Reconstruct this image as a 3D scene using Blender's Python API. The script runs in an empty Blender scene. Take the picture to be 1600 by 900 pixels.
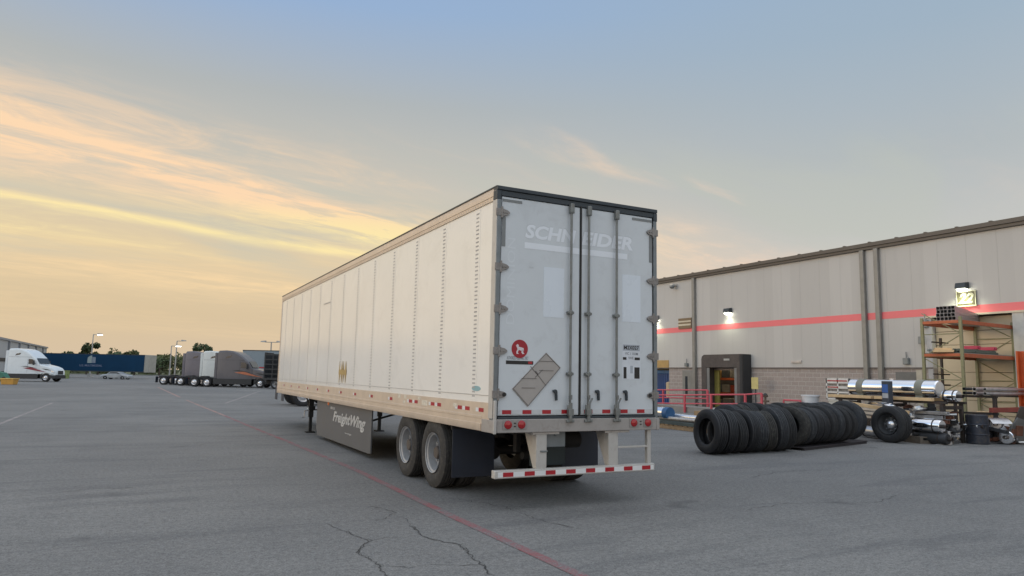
import bpy, bmesh, math, random
from mathutils import Vector, Matrix
random.seed(7)
R = math.radians
scn = bpy.context.scene
col = scn.collection

# ------------------------------------------------------------------ camera
CAM = Vector((-3.883, -8.022, 1.687)); F_PX = 1102.7
YAW, PITCH, ROLL = R(27.236), R(7.014), R(1.127)
fw = Vector((math.sin(YAW) * math.cos(PITCH), math.cos(YAW) * math.cos(PITCH), math.sin(PITCH)))
rt = Vector((math.cos(YAW), -math.sin(YAW), 0)); up = rt.cross(fw)
r2 = rt * math.cos(ROLL) + up * math.sin(ROLL); u2 = up * math.cos(ROLL) - rt * math.sin(ROLL)
cam = bpy.data.cameras.new('camera'); camo = bpy.data.objects.new('camera', cam); col.objects.link(camo)
m3 = Matrix((r2, u2, -fw)).transposed(); camo.matrix_world = Matrix.Translation(CAM) @ m3.to_4x4()
cam.sensor_width = 36; cam.lens = F_PX / 1600 * 36; cam.clip_end = 4000; cam.clip_start = .05
scn.camera = camo
# ------------------------------------------------------------------ sun and exposure
SUN_AZ, SUN_EL = R(-72), R(4)            # azimuth from +Y towards +X
sd = bpy.data.lights.new('sun', 'SUN'); sd.energy = 0.42; sd.angle = R(16); sd.color = (1, .80, .58); sd.specular_factor = .0
so = bpy.data.objects.new('sun', sd); col.objects.link(so)
sv = Vector((math.sin(SUN_AZ) * math.cos(SUN_EL), math.cos(SUN_AZ) * math.cos(SUN_EL), math.sin(SUN_EL)))
so.rotation_euler = sv.to_track_quat('Z', 'Y').to_euler()
scn.view_settings.view_transform = 'Standard'; scn.view_settings.look = 'None'
scn.view_settings.exposure = 0.0; scn.view_settings.gamma = 1

# ------------------------------------------------------------------ node helper
class NT:
    def __init__(s, tree): s.t = tree; s.n = tree.nodes; s.l = tree.links
    def new(s, typ, **k):
        n = s.n.new(typ)
        for a, b in k.items():
            setattr(n, a, b)
        return n
    def put(s, sock, v):
        if hasattr(v, 'is_output') or isinstance(v, bpy.types.NodeSocket): s.l.new(v, sock)
        else:
            if isinstance(v, tuple) and len(v) == 3 and sock.type == 'RGBA': v = (*v, 1)
            sock.default_value = v
    def math(s, op, a, b=0.0, c=0.0, clamp=False):
        n = s.new('ShaderNodeMath', operation=op, use_clamp=clamp)
        for i, v in enumerate((a, b, c)): s.put(n.inputs[i], v)
        return n.outputs[0]
    def mix(s, f, a, b, blend='MIX'):
        n = s.new('ShaderNodeMix', data_type='RGBA', blend_type=blend)
        s.put(n.inputs[0], f); s.put(n.inputs[6], a); s.put(n.inputs[7], b)
        return n.outputs[2]
    def noise(s, vec, scale, detail=4, rough=.55, dist=0.0):
        n = s.new('ShaderNodeTexNoise'); s.l.new(vec, n.inputs['Vector'])
        n.inputs['Scale'].default_value = scale; n.inputs['Detail'].default_value = detail
        n.inputs['Roughness'].default_value = rough; n.inputs['Distortion'].default_value = dist
        return n.outputs['Fac']
    def ramp(s, fac, lo, hi, smooth=True):
        n = s.new('ShaderNodeMapRange', interpolation_type='SMOOTHSTEP' if smooth else 'LINEAR')
        s.put(n.inputs[0], fac); n.inputs[1].default_value = lo; n.inputs[2].default_value = hi
        return n.outputs[0]
    def comb(s, x, y, z):
        n = s.new('ShaderNodeCombineXYZ')
        for i, v in enumerate((x, y, z)): s.put(n.inputs[i], v)
        return n.outputs[0]
    def sep(s, v):
        n = s.new('ShaderNodeSeparateXYZ'); s.l.new(v, n.inputs[0]); return n.outputs

# ------------------------------------------------------------------ world: Nishita under a high evening cloud veil
w = bpy.data.worlds.new('World'); scn.world = w; w.use_nodes = True
T = NT(w.node_tree); T.n.clear()
sky = T.new('ShaderNodeTexSky', sky_type='NISHITA'); sky.sun_disc = False
sky.sun_elevation = SUN_EL; sky.sun_rotation = SUN_AZ; sky.air_density = 1.2; sky.dust_density = 1.0; sky.ozone_density = 1.5
tc = T.new('ShaderNodeTexCoord'); d = tc.outputs['Generated']
dx, dy, dz = T.sep(d)
el = T.math('MAXIMUM', dz, 0.0)
hl = T.math('SQRT', T.math('ADD', T.math('MULTIPLY', dx, dx), T.math('MULTIPLY', dy, dy)))
hl = T.math('MAXIMUM', hl, .0001)
GA = R(-22)
ca = T.math('DIVIDE', T.math('ADD', T.math('MULTIPLY', dx, math.sin(GA)), T.math('MULTIPLY', dy, math.cos(GA))), hl)
near = T.ramp(ca, .18, 1.0)              # 1 towards the set sun, 0 away from it
def cr(fac, stops):
    n = T.new('ShaderNodeValToRGB'); T.l.new(fac, n.inputs[0]); e = n.color_ramp.elements
    while len(e) < len(stops): e.new(.5)
    for q, (p_, c_) in zip(e, stops): q.position = p_; q.color = (*c_, 1)
    return n.outputs[0]
def srgb(r, g, b): return tuple(((v / 255) / 12.92 if v / 255 < .04 else ((v / 255 + .055) / 1.055) ** 2.4) for v in (r, g, b))
warm = cr(el, [(0, srgb(216, 194, 166)), (.07, srgb(219, 196, 160)), (.15, srgb(228, 206, 168)), (.25, srgb(208, 200, 184)), (.36, srgb(180, 184, 184)), (.47, srgb(151, 178, 213)), (.56, srgb(146, 174, 214)), (.72, (.62, .68, .78)), (1, (.95, 1.0, 1.08))])
cool = cr(el, [(0, srgb(226, 206, 186)), (.10, srgb(222, 208, 194)), (.18, srgb(198, 198, 194)), (.28, srgb(180, 187, 190)), (.42, srgb(161, 180, 197)), (.56, srgb(152, 177, 204)), (.72, (.62, .68, .78)), (1, (.95, 1.0, 1.08))])
veil = T.mix(near, cool, warm)
# cloud sheets laid out on a plane overhead
inv = T.math('DIVIDE', 1.0, T.math('ADD', el, .07))
cx = T.math('MULTIPLY', dx, inv); cy = T.math('MULTIPLY', dy, inv)
BA = R(74)
ua = T.math('ADD', T.math('MULTIPLY', cx, math.sin(BA)), T.math('MULTIPLY', cy, math.cos(BA)))
va = T.math('SUBTRACT', T.math('MULTIPLY', cx, math.cos(BA)), T.math('MULTIPLY', cy, math.sin(BA)))
va = T.math('MULTIPLY', va, -1.0)
v1 = T.comb(T.math('MULTIPLY', ua, .30), va, 0.0)
n1 = T.noise(v1, 1.15, 7, .58, .5)
v2 = T.comb(T.math('MULTIPLY', ua, .75), T.math('MULTIPLY', va, 1.5), 3.3)
n2 = T.noise(v2, 2.6, 8, .66, .9)
n3 = T.noise(T.comb(T.math('MULTIPLY', ua, .8), T.math('MULTIPLY', va, 3.2), 7.7), 2.2, 7, .62, .4)
vw = T.math('ADD', va, T.math('MULTIPLY', T.math('SUBTRACT', n1, .5), .9))
def bump(v_, c_, w_):
    return T.ramp(T.math('SUBTRACT', 1.0, T.math('DIVIDE', T.math('ABSOLUTE', T.math('SUBTRACT', v_, c_)), w_)), 0.0, 1.0)
def gate(v_, lo, hi, f_):
    return T.math('MULTIPLY', T.ramp(v_, lo - f_, lo + f_), T.math('SUBTRACT', 1.0, T.ramp(v_, hi - f_, hi + f_)))
vt = T.math('SUBTRACT', vw, T.math('MULTIPLY', ua, .14))
terms = [(bump(vw, 3.70, .20), gate(ua, -3, 2.5, .5), .95, .62), (bump(vt, 2.84, .34), gate(ua, -3, 2.9, .5), 1.0, .25), (bump(vt, 2.62, .55), gate(ua, -3, 3.2, .6), .55, .0), (bump(vt, 3.2, .30), gate(ua, -3, 2.9, .5), .5, .0), (bump(vw, 3.02, .34), gate(ua, 1.6, 3.6, .4), 1.0, .2),
         (bump(vw, 4.35, .30), gate(ua, -3, 2.0, .6), .45, .3), (bump(vw, 5.1, .9), gate(ua, -4, 3.0, .8), .75, .3), (bump(vw, 1.62, .12), gate(ua, 1.7, 2.35, .2), .55, .1),
         (bump(vw, 1.40, .06), gate(ua, 2.4, 2.8, .1), .5, .3), (bump(vw, 2.2, .6), gate(ua, 2.7, 4.6, .4), .8, .25), (bump(vw, 8.0, .9), gate(ua, -6, 5, 1.), .25, .3)]
tot = T.math('MULTIPLY', T.ramp(T.math('ADD', T.math('MULTIPLY', n1, .6), T.math('MULTIPLY', n2, .4)), .48, .66), T.math('MULTIPLY', T.math('MULTIPLY', T.ramp(el, .02, .12), T.math('SUBTRACT', 1.0, T.ramp(el, .24, .36))), T.math('ADD', .10, T.math('MULTIPLY', near, .35))))
for (b_, g_, k_, solid) in terms:
    tex = T.math('ADD', solid, T.math('MULTIPLY', T.ramp(T.math('ADD', T.math('MULTIPLY', n2, .5), T.math('MULTIPLY', n3, .5)), .38, .62), 1 - solid))
    tot = T.math('ADD', tot, T.math('MULTIPLY', T.math('MULTIPLY', T.math('MULTIPLY', b_, g_), tex), k_))
cl = T.math('MINIMUM', tot, 1.0)
sd_ = T.ramp(ca, .80, .995)
cc = T.mix(T.ramp(ca, .35, .85), srgb(236, 211, 190), T.mix(T.ramp(el, .185, .23), T.mix(T.ramp(el, .13, .17), srgb(245, 215, 170), srgb(255, 234, 174)), srgb(255, 219, 180)))
veil = T.mix(cl, veil, cc)
gp = T.math('MULTIPLY', T.math('MULTIPLY', gate(el, .13, .30, .04), T.math('SUBTRACT', 1.0, T.ramp(n1, .36, .52))), T.math('SUBTRACT', 1.0, cl))
veil = T.mix(T.math('MULTIPLY', gp, .5), veil, srgb(192, 196, 186))
# western sky left of the picture, raised out of view to light the trailer side
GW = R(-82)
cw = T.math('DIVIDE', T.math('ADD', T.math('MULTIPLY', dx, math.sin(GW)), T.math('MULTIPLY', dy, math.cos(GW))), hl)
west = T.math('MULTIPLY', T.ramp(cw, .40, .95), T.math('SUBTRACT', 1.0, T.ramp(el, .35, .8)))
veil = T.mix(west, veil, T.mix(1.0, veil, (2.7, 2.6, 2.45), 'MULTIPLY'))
# unseen eastern half behind the photographer, brightened as added fill light
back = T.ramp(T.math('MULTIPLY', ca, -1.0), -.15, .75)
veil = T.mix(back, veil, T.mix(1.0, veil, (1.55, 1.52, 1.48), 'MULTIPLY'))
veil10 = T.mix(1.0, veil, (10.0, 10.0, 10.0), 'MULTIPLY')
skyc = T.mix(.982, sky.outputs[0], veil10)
# unseen sky overhead and behind the photographer is raised for added fill
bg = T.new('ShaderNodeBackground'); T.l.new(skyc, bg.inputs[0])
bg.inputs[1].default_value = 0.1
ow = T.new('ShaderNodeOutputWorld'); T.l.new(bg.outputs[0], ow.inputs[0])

# ------------------------------------------------------------------ materials
MATS = {}
def mat(name, c, rough=.6, metal=0.0, var=.12, scale=3.0, bump=0.0, bscale=40.0, dirt=None, dirtamt=0.0, coat=0.0, spec=.5):
    if name in MATS: return MATS[name]
    m = bpy.data.materials.new(name); m.use_nodes = True
    t = NT(m.node_tree); b = t.n['Principled BSDF']
    tcn = t.new('ShaderNodeTexCoord'); v = tcn.outputs['Object']
    n = t.noise(v, scale, 5, .6)
    a = tuple(min(1, x * (1 + var)) for x in c); dk = tuple(x * (1 - var) for x in c)
    cc_ = t.mix(t.ramp(n, .3, .7, False), dk, a)
    if dirt:
        g = t.noise(v, scale * 2.7, 7, .7, .6)
        cc_ = t.mix(t.math('MULTIPLY', t.ramp(g, .48, .72), dirtamt), cc_, dirt)
    t.l.new(cc_, b.inputs['Base Color'])
    rr = t.math('ADD', rough - .06, t.math('MULTIPLY', n, .12)); t.l.new(rr, b.inputs['Roughness'])
    b.inputs['Metallic'].default_value = metal; b.inputs['Specular IOR Level'].default_value = spec
    if coat: b.inputs['Coat Weight'].default_value = coat; b.inputs['Coat Roughness'].default_value = .08
    if bump:
        bn = t.new('ShaderNodeBump'); bn.inputs['Strength'].default_value = bump; bn.inputs['Distance'].default_value = .01
        t.l.new(t.noise(v, bscale, 4, .6), bn.inputs['Height']); t.l.new(bn.outputs[0], b.inputs['Normal'])
    MATS[name] = m; return m
def emis(name, c, s):
    m = bpy.data.materials.new(name); m.use_nodes = True
    b = m.node_tree.nodes['Principled BSDF']; b.inputs['Base Color'].default_value = (*c, 1)
    b.inputs['Emission Color'].default_value = (*c, 1); b.inputs['Emission Strength'].default_value = s
    MATS[name] = m; return m

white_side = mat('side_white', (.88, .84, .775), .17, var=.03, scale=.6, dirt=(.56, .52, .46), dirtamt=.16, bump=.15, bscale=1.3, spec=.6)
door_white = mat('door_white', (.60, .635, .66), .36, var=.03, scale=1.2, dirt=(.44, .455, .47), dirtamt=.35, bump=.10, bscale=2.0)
ghost = mat('ghost_white', (.75, .785, .83), .34, var=.02, scale=2)
ghost_edge = mat('ghost_edge', (.53, .555, .575), .5, var=.05, scale=6)
alu = mat('rail_aluminium', (.64, .54, .44), .5, .45, var=.07, scale=2.2, dirt=(.50, .42, .33), dirtamt=.35)
steel = mat('galvanised_steel', (.52, .50, .48), .48, .55, var=.12, scale=5, dirt=(.24, .21, .19), dirtamt=.45)
hingem = mat('hinge_steel', (.27, .25, .235), .55, .4, var=.15, scale=9, dirt=(.12, .10, .09), dirtamt=.5)
sillm = mat('sill_grey', (.36, .335, .315), .55, .2, var=.06, scale=3, dirt=(.2, .17, .15), dirtamt=.4)
paleframe = mat('pale_frame', (.50, .48, .45), .5, .2, var=.06, scale=4, dirt=(.30, .26, .22), dirtamt=.3)
darkframe = mat('dark_frame', (.045, .055, .064), .5, .3, var=.15, scale=5)
midframe = mat('post_grey', (.20, .22, .23), .5, .4, var=.15, scale=4)
rodmat = mat('rod_grey', (.20, .21, .205), .45, .5, var=.2, scale=7, dirt=(.16, .12, .08), dirtamt=.4)
slotmat = mat('slot_dark', (.40, .38, .36), .7, var=.2)
rubber = mat('tyre_rubber', (.022, .023, .025), .82, var=.25, scale=4, bump=.35, bscale=60, dirt=(.055, .053, .05), dirtamt=.6)
tyre_dirty = mat('tyre_dusty', (.04, .038, .036), .88, var=.25, scale=5, bump=.4, bscale=50, dirt=(.10, .09, .075), dirtamt=.7)
flapm = mat('flap_rubber', (.018, .024, .04), .55, var=.15, scale=3)
under = mat('underbody', (.022, .021, .02), .85, var=.3, scale=3)
rimm = mat('rim_steel', (.36, .37, .385), .5, .3, var=.08, scale=6, dirt=(.22, .20, .18), dirtamt=.4)
chrome = mat('chrome', (.86, .87, .90), .12, 1.0, var=.03, scale=3)
hubm = mat('hub_alloy', (.80, .80, .82), .28, .85, var=.05)
hubdark = mat('hub_rusty', (.12, .105, .095), .6, .5, var=.3, scale=8)
redt = mat('tape_red', (.38, .012, .022), .35, var=.1, scale=9)
whit = mat('tape_white', (.72, .72, .72), .35, var=.05, scale=9)
red_lens = mat('lens_red', (.36, .008, .012), .2, var=.08, scale=30, coat=.6)
skirtm = mat('skirt_grey', (.105, .107, .112), .6, var=.08, scale=1.2, dirt=(.11, .105, .10), dirtamt=.6)
orange_lens = mat('lens_orange', (.75, .16, .02), .3)
placm = mat('placard_alu', (.40, .37, .345), .55, .25, var=.06, scale=5)
placd = mat('placard_line', (.17, .155, .145), .6)
blackm = mat('sticker_black', (.012, .012, .013), .4)
greym = mat('print_grey', (.22, .23, .25), .5)
redm = mat('decal_red', (.33, .006, .02), .35, var=.05)
gold = mat('decal_gold', (.42, .29, .11), .55, var=.1)
signw = mat('lettering_white', (.50, .50, .49), .6, dirt=(.16, .16, .165), dirtamt=.7, scale=5)

# ------------------------------------------------------------------ mesh helpers
class MB:
    def __init__(s): s.bm = bmesh.new()
    def _f(s, vs, m=0):
        try:
            f = s.bm.faces.new(vs); f.material_index = m; return f
        except ValueError: return None
    def box(s, a, b, m=0, M=None):
        x0, y0, z0 = a; x1, y1, z1 = b
        P = [(x0, y0, z0), (x1, y0, z0), (x1, y1, z0), (x0, y1, z0), (x0, y0, z1), (x1, y0, z1), (x1, y1, z1), (x0, y1, z1)]
        v = [s.bm.verts.new(M @ Vector(p) if M else p) for p in P]
        for f in ((0, 3, 2, 1), (4, 5, 6, 7), (0, 1, 5, 4), (1, 2, 6, 5), (2, 3, 7, 6), (3, 0, 4, 7)): s._f([v[i] for i in f], m)
        return s
    def prism(s, pts, axis, a, b, m=0, M=None):
        """pts: outline; axis 'x','y','z': extruded from a to b along it (pts hold the two other coordinates in order)"""
        def mk(p, t):
            q = (t, p[0], p[1]) if axis == 'x' else (p[0], t, p[1]) if axis == 'y' else (p[0], p[1], t)
            return s.bm.verts.new(M @ Vector(q) if M else q)
        A = [mk(p, a) for p in pts]; B = [mk(p, b) for p in pts]; n = len(pts)
        s._f(A[::-1], m); s._f(B, m)
        for i in range(n): s._f([A[i], A[(i + 1) % n], B[(i + 1) % n], B[i]], m)
        return s
    def loft(s, loops, m=0, cap=True):
        L = [[s.bm.verts.new(p) for p in lp] for lp in loops]
        for A, B in zip(L, L[1:]):
            n = len(A)
            for i in range(n): s._f([A[i], A[(i + 1) % n], B[(i + 1) % n], B[i]], m)
        if cap: s._f(L[0][::-1], m); s._f(L[-1], m)
        return s
    def cyl(s, p0, p1, r, seg=14, m=0, r1=None, cap=True):
        p0 = Vector(p0); p1 = Vector(p1); d_ = (p1 - p0).normalized(); r1 = r if r1 is None else r1
        a = d_.orthogonal().normalized(); b = d_.cross(a)
        lp = lambda c, rr: [c + (a * math.cos(2 * math.pi * i / seg) + b * math.sin(2 * math.pi * i / seg)) * rr for i in range(seg)]
        return s.loft([lp(p0, r), lp(p1, r1)], m, cap)
    def tube(s, pts, r, seg=8, m=0):
        for a, b in zip(pts, pts[1:]): s.cyl(a, b, r, seg, m)
        return s
    def lathe(s, prof, c=(0, 0, 0), axis='x', seg=40, m=0, closed=True, caps=(True, True)):
        """prof: list of (axial, radius)"""
        c = Vector(c); rings = []
        for (t, r) in prof:
            ring = []
            for i in range(seg):
                an = 2 * math.pi * i / seg; u, v = r * math.cos(an), r * math.sin(an)
                q = (t, u, v) if axis == 'x' else (u, t, v) if axis == 'y' else (u, v, t)
                ring.append(s.bm.verts.new(c + Vector(q)))
            rings.append(ring)
        n = len(rings)
        for k in range(n if closed else n - 1):
            A, B = rings[k], rings[(k + 1) % n]
            for i in range(seg): s._f([A[i], A[(i + 1) % seg], B[(i + 1) % seg], B[i]], m)
        if not closed:
            if caps[0] and prof[0][1] > 1e-4: s._f(rings[0][::-1], m)
            if prof[-1][1] > 1e-4: s._f(rings[-1], m)
        return s
    def quad(s, ps, m=0): s._f([s.bm.verts.new(p) for p in ps], m); return s
    def build(s, name, mats, parent=None, bevel=0.0, loc=None, rot=None, smooth=True, M=None):
        if M is not None: s.bm.transform(M)
        bmesh.ops.recalc_face_normals(s.bm, faces=s.bm.faces)
        me = bpy.data.meshes.new(name); s.bm.to_mesh(me); s.bm.free()
        if not isinstance(mats, (list, tuple)): mats = [mats]
        for x in mats: me.materials.append(x)
        if smooth:
            me.shade_smooth(); me.set_sharp_from_angle(angle=R(32))
        o = bpy.data.objects.new(name, me); col.objects.link(o)
        if parent: o.parent = parent
        if loc: o.location = loc
        if rot: o.rotation_euler = rot
        if bevel:
            bv = o.modifiers.new('bevel', 'BEVEL'); bv.width = bevel; bv.segments = 2; bv.limit_method = 'ANGLE'; bv.angle_limit = R(40)
        return o
def tag(o, label, cat, group=None):
    o['label'] = label; o['category'] = cat
    if group: o['group'] = group
    return o
def thing(name, label, cat, loc=(0, 0, 0), rz=0.0, group=None, rx=0.0, ry=0.0):
    o = bpy.data.objects.new(name, None); o.empty_display_size = .2; col.objects.link(o)
    o.location = loc; o.rotation_euler = (rx, ry, rz); return tag(o, label, cat, group)
def struct(o): o['kind'] = 'structure'; return o
def stuff(o): o['kind'] = 'stuff'; return o
def kids(o): return [c for c in bpy.data.objects if c.parent == o]
def copy_tree(o, parent=None):
    c = o.copy(); col.objects.link(c)
    if parent: c.parent = parent
    for ch in kids(o): copy_tree(ch, c)
    return c
MREAR = Matrix(((1, 0, 0, 0), (0, 0, -1, 0), (0, 1, 0, 0), (0, 0, 0, 1)))      # text facing -Y, reading along +X
MLEFT = Matrix(((0, 0, -1, 0), (-1, 0, 0, 0), (0, 1, 0, 0), (0, 0, 0, 1)))     # text facing -X, reading along -Y
def text(name, s, material, parent, origin, M, width=None, height=1.0, shear=0.0, bold=0.0, ext=.0015, rot=0.0, align='LEFT'):
    cu = bpy.data.curves.new('t', 'FONT'); cu.body = s; cu.size = 1; cu.extrude = 0.0; cu.offset = bold; cu.shear = shear; cu.resolution_u = 3
    to = bpy.data.objects.new('t', cu); col.objects.link(to)
    dg = bpy.context.evaluated_depsgraph_get(); me = bpy.data.meshes.new_from_object(to.evaluated_get(dg))
    bpy.data.objects.remove(to); bpy.data.curves.remove(cu)
    xs = [v.co.x for v in me.vertices]; ys = [v.co.y for v in me.vertices]
    x0, x1, y0, y1 = min(xs), max(xs), min(ys), max(ys)
    sy = height / (y1 - y0); sx = sy if width is None else width / (x1 - x0)
    for v in me.vertices: v.co = Vector(((v.co.x - x0) * sx, (v.co.y - y0) * sy, 0))
    bm = bmesh.new(); bm.from_mesh(me)
    g = bmesh.ops.extrude_face_region(bm, geom=bm.faces[:])
    for v in [e for e in g['geom'] if isinstance(e, bmesh.types.BMVert)]: v.co.z += ext
    bm.transform(Matrix.Translation(Vector(origin)) @ M @ Matrix.Rotation(rot, 4, 'Z'))
    bmesh.ops.recalc_face_normals(bm, faces=bm.faces); bm.to_mesh(me); bm.free()
    me.materials.clear(); me.materials.append(material); me.name = name; me.shade_flat()
    o = bpy.data.objects.new(name, me); col.objects.link(o)
    if parent: o.parent = parent
    return o

# ================================================================== GROUND
def asphalt():
    m = bpy.data.materials.new('asphalt'); m.use_nodes = True; t = NT(m.node_tree); b = t.n['Principled BSDF']
    v = t.new('ShaderNodeTexCoord').outputs['Object']
    x, y, z = t.sep(v)
    big = t.noise(v, .11, 5, .6, .4); mid = t.noise(v, .9, 6, .65); fine = t.noise(v, 17, 5, .85); grit = t.noise(v, 60, 3, .7)
    st = t.noise(t.comb(t.math('MULTIPLY', x, .22), t.math('MULTIPLY', y, 1.5), 0.0), .9, 6, .65, .8)   # sweeping tyre traffic
    c = t.mix(t.ramp(big, .3, .7), (.165, .165, .163), (.222, .220, .213))
    c = t.mix(t.math('MULTIPLY', t.ramp(mid, .45, .75), .5), c, (.145, .145, .146))
    c = t.mix(t.math('MULTIPLY', t.ramp(st, .50, .66), .62), c, (.132, .133, .136))
    gm_ = t.math('ADD', t.math('MULTIPLY', fine, .5), t.math('MULTIPLY', grit, .5))
    c = t.mix(.72, c, t.mix(1.0, c, t.mix(t.ramp(gm_, .40, .60, False), (.45, .45, .455), (1.62, 1.61, 1.59)), 'MULTIPLY'))
    pits = t.math('MULTIPLY', t.ramp(t.noise(v, 9, 6, .8), .62, .70), .6)
    c = t.mix(pits, c, (.06, .06, .06))
    oil = t.math('MULTIPLY', t.ramp(t.noise(v, .55, 3, .5, .2), .66, .75), .55)
    c = t.mix(oil, c, (.07, .07, .072))
    t.l.new(c, b.inputs['Base Color'])
    t.l.new(t.math('ADD', .72, t.math('MULTIPLY', mid, .2)), b.inputs['Roughness']); b.inputs['Specular IOR Level'].default_value = .3
    bn = t.new('ShaderNodeBump'); bn.inputs['Strength'].default_value = .7; bn.inputs['Distance'].default_value = .02
    t.l.new(t.math('ADD', t.math('MULTIPLY', fine, .8), t.math('MULTIPLY', grit, .4)), bn.inputs['Height']); t.l.new(bn.outputs[0], b.inputs['Normal'])
    return m
asph = asphalt()
g = MB(); g.quad([(-600, -300, 0), (600, -300, 0), (600, 900, 0), (-600, 900, 0)])
struct(g.build('ground', asph, smooth=False))
def worn(name, c, lo, hi):
    m = bpy.data.materials.new(name); m.use_nodes = True; t = NT(m.node_tree); b = t.n['Principled BSDF']
    v = t.new('ShaderNodeTexCoord').outputs['Object']
    f = t.math('ADD', t.math('MULTIPLY', t.noise(v, 2.2, 6, .7), .5), t.math('MULTIPLY', t.noise(v, 30, 5, .75), .5))
    base = t.mix(t.ramp(t.noise(v, 60, 4, .7), .35, .65), (.13, .13, .135), (.22, .22, .22))
    t.l.new(t.mix(t.ramp(f, lo, hi), c, base), b.inputs['Base Color']); b.inputs['Roughness'].default_value = .8
    return m
red_line = worn('paint_red', (.27, .085, .09), .40, .60)
pink_line = worn('paint_faded_red', (.40, .23, .19), .40, .62)
white_line = worn('paint_faded_white', (.36, .31, .29), .38, .60)
def strip(name, pts, wd, m, jitter=0.0):
    b = MB(); prev = None; P = []
    for i, p in enumerate(pts):
        a = Vector(pts[max(0, i - 1)]); c = Vector(pts[min(len(pts) - 1, i + 1)]); d_ = (c - a).normalized(); n = Vector((-d_.y, d_.x))
        w_ = wd * (1 + random.uniform(-jitter, jitter)) / 2
        P.append(((p[0] + n.x * w_, p[1] + n.y * w_, .004), (p[0] - n.x * w_, p[1] - n.y * w_, .004)))
    for A, B in zip(P, P[1:]): b.quad([A[0], A[1], B[1], B[0]])
    return struct(b.build(name, m, smooth=False))
strip('painted_line', [(-.42, -4.5), (-.45, -2.7), (-.5, 0), (-.5, 4.2), (-.72, 10), (-.88, 13), (-1.15, 20)], .12, red_line)
strip('painted_line', [(-1.15, 20), (-1.5, 28), (-1.75, 34)], .12, pink_line)
strip('painted_line', [(-1.9, 38), (-2.7, 62)], .16, pink_line)
strip('painted_line', [(-7.4, 8), (-7.45, 17), (-7.5, 31)], .12, white_line)
strip('painted_line', [(-1.05, 17.4), (.8, 17.2), (4.5, 16.9)], .10, white_line)
strip('painted_line', [(-.2, 30), (4.5, 52)], .14, white_line)
crackm = mat('crack_dark', (.065, .064, .062), .95, var=.2)  # dark tone given to the flat crack strips
def crack(pts, wd, n=9, amp=.05):
    P = []
    for (a, b) in zip(pts, pts[1:]):
        a = Vector(a); b = Vector(b); d_ = b - a; nn = Vector((-d_.y, d_.x)).normalized()
        k = max(3, int(d_.length * n))
        for i in range(k): P.append(tuple(a + d_ * (i / k) + nn * random.uniform(-amp, amp)))
    P.append(tuple(pts[-1]))
    return strip('pavement_crack', P, wd, crackm, .75)
C1 = [(-1.86, -.35), (-1.75, -.85), (-1.98, -1.25), (-1.92, -1.75), (-2.0, -2.3), (-2.2, -2.9)]
C2 = [(-1.14, -.35), (-1.18, -.95), (-.98, -1.35), (-1.12, -2.3), (-1.3, -3.2)]
for C_, w_ in ((C1, .009), (C2, .010)):
    crack(C_, w_, 22, .022); crack([(x + .012, y + .02) for x, y in C_[:4]], w_ * .6, 16, .03)
crack([(-1.75, -.85), (-1.55, -.75), (-1.42, -.85)], .006, 20, .02); crack([(-1.92, -1.75), (-1.72, -1.95), (-1.45, -1.92), (-1.12, -2.1)], .006, 18, .03)
crack([(-.98, -1.35), (-.75, -1.30), (-.6, -1.5)], .006, 18, .025); crack([(-1.86, -.35), (-1.95, .1)], .006, 20, .02)
crack([(-1.2, .95), (-1.05, .45), (-1.22, .2), (-1.4, .1)], .009, 18, .03); crack([(-1.14, -.35), (-1.05, .0), (-1.12, .2)], .006, 20, .02)
crack([(-.05, 1.2), (.36, .29), (.35, -.5), (.52, -1.1)], .009, 14, .04); crack([(.36, .29), (.8, .1), (1.2, -.4)], .006, 14, .03)
crack([(-5.2, 3.2), (-4.4, 3.6), (-3.9, 3.5)], .010, 12, .04); crack([(3.2, -1.0), (4.2, -.9), (5.4, -1.3), (6.3, -1.0)], .008, 12, .04)
crack([(-3.3, 9.0), (-2.6, 9.4), (-2.2, 9.3)], .014, 12, .05); crack([(5.5, 1.2), (6.8, 1.6), (8.0, 1.4)], .010, 10, .05)
# ================================================================== WHEELS
def tyre_profile(w_, Ro, Rb):
    h = w_ / 2
    return [(-h * .72, Rb), (-h * .95, Rb + .05), (-h, (Ro + Rb) / 2 + .01), (-h * .93, Ro - .05), (-h * .80, Ro - .008),
            (-h * .52, Ro), (-h * .50, Ro - .014), (-h * .44, Ro - .014), (-h * .42, Ro), (-h * .18, Ro + .002), (-h * .16, Ro - .014), (-h * .10, Ro - .014), (-h * .08, Ro + .002),
            (h * .08, Ro + .002), (h * .10, Ro - .014), (h * .16, Ro - .014), (h * .18, Ro + .002), (h * .42, Ro), (h * .44, Ro - .014), (h * .50, Ro - .014), (h * .52, Ro),
            (h * .80, Ro - .008), (h * .93, Ro - .05), (h, (Ro + Rb) / 2 + .01), (h * .95, Rb + .05), (h * .72, Rb), (h * .60, Rb + .03), (h * .6, Ro - .07), (h * .3, Ro - .05), (-h * .3, Ro - .05), (-h * .6, Ro - .07), (-h * .60, Rb + .03)]
def tyre_part(parent, m=rubber, w_=.275, Ro=.51, Rb=.285, c=(0, 0, 0), seg=56):
    return MB().lathe(tyre_profile(w_, Ro, Rb), c, 'x', seg).build('tyre', m, parent)
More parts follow.
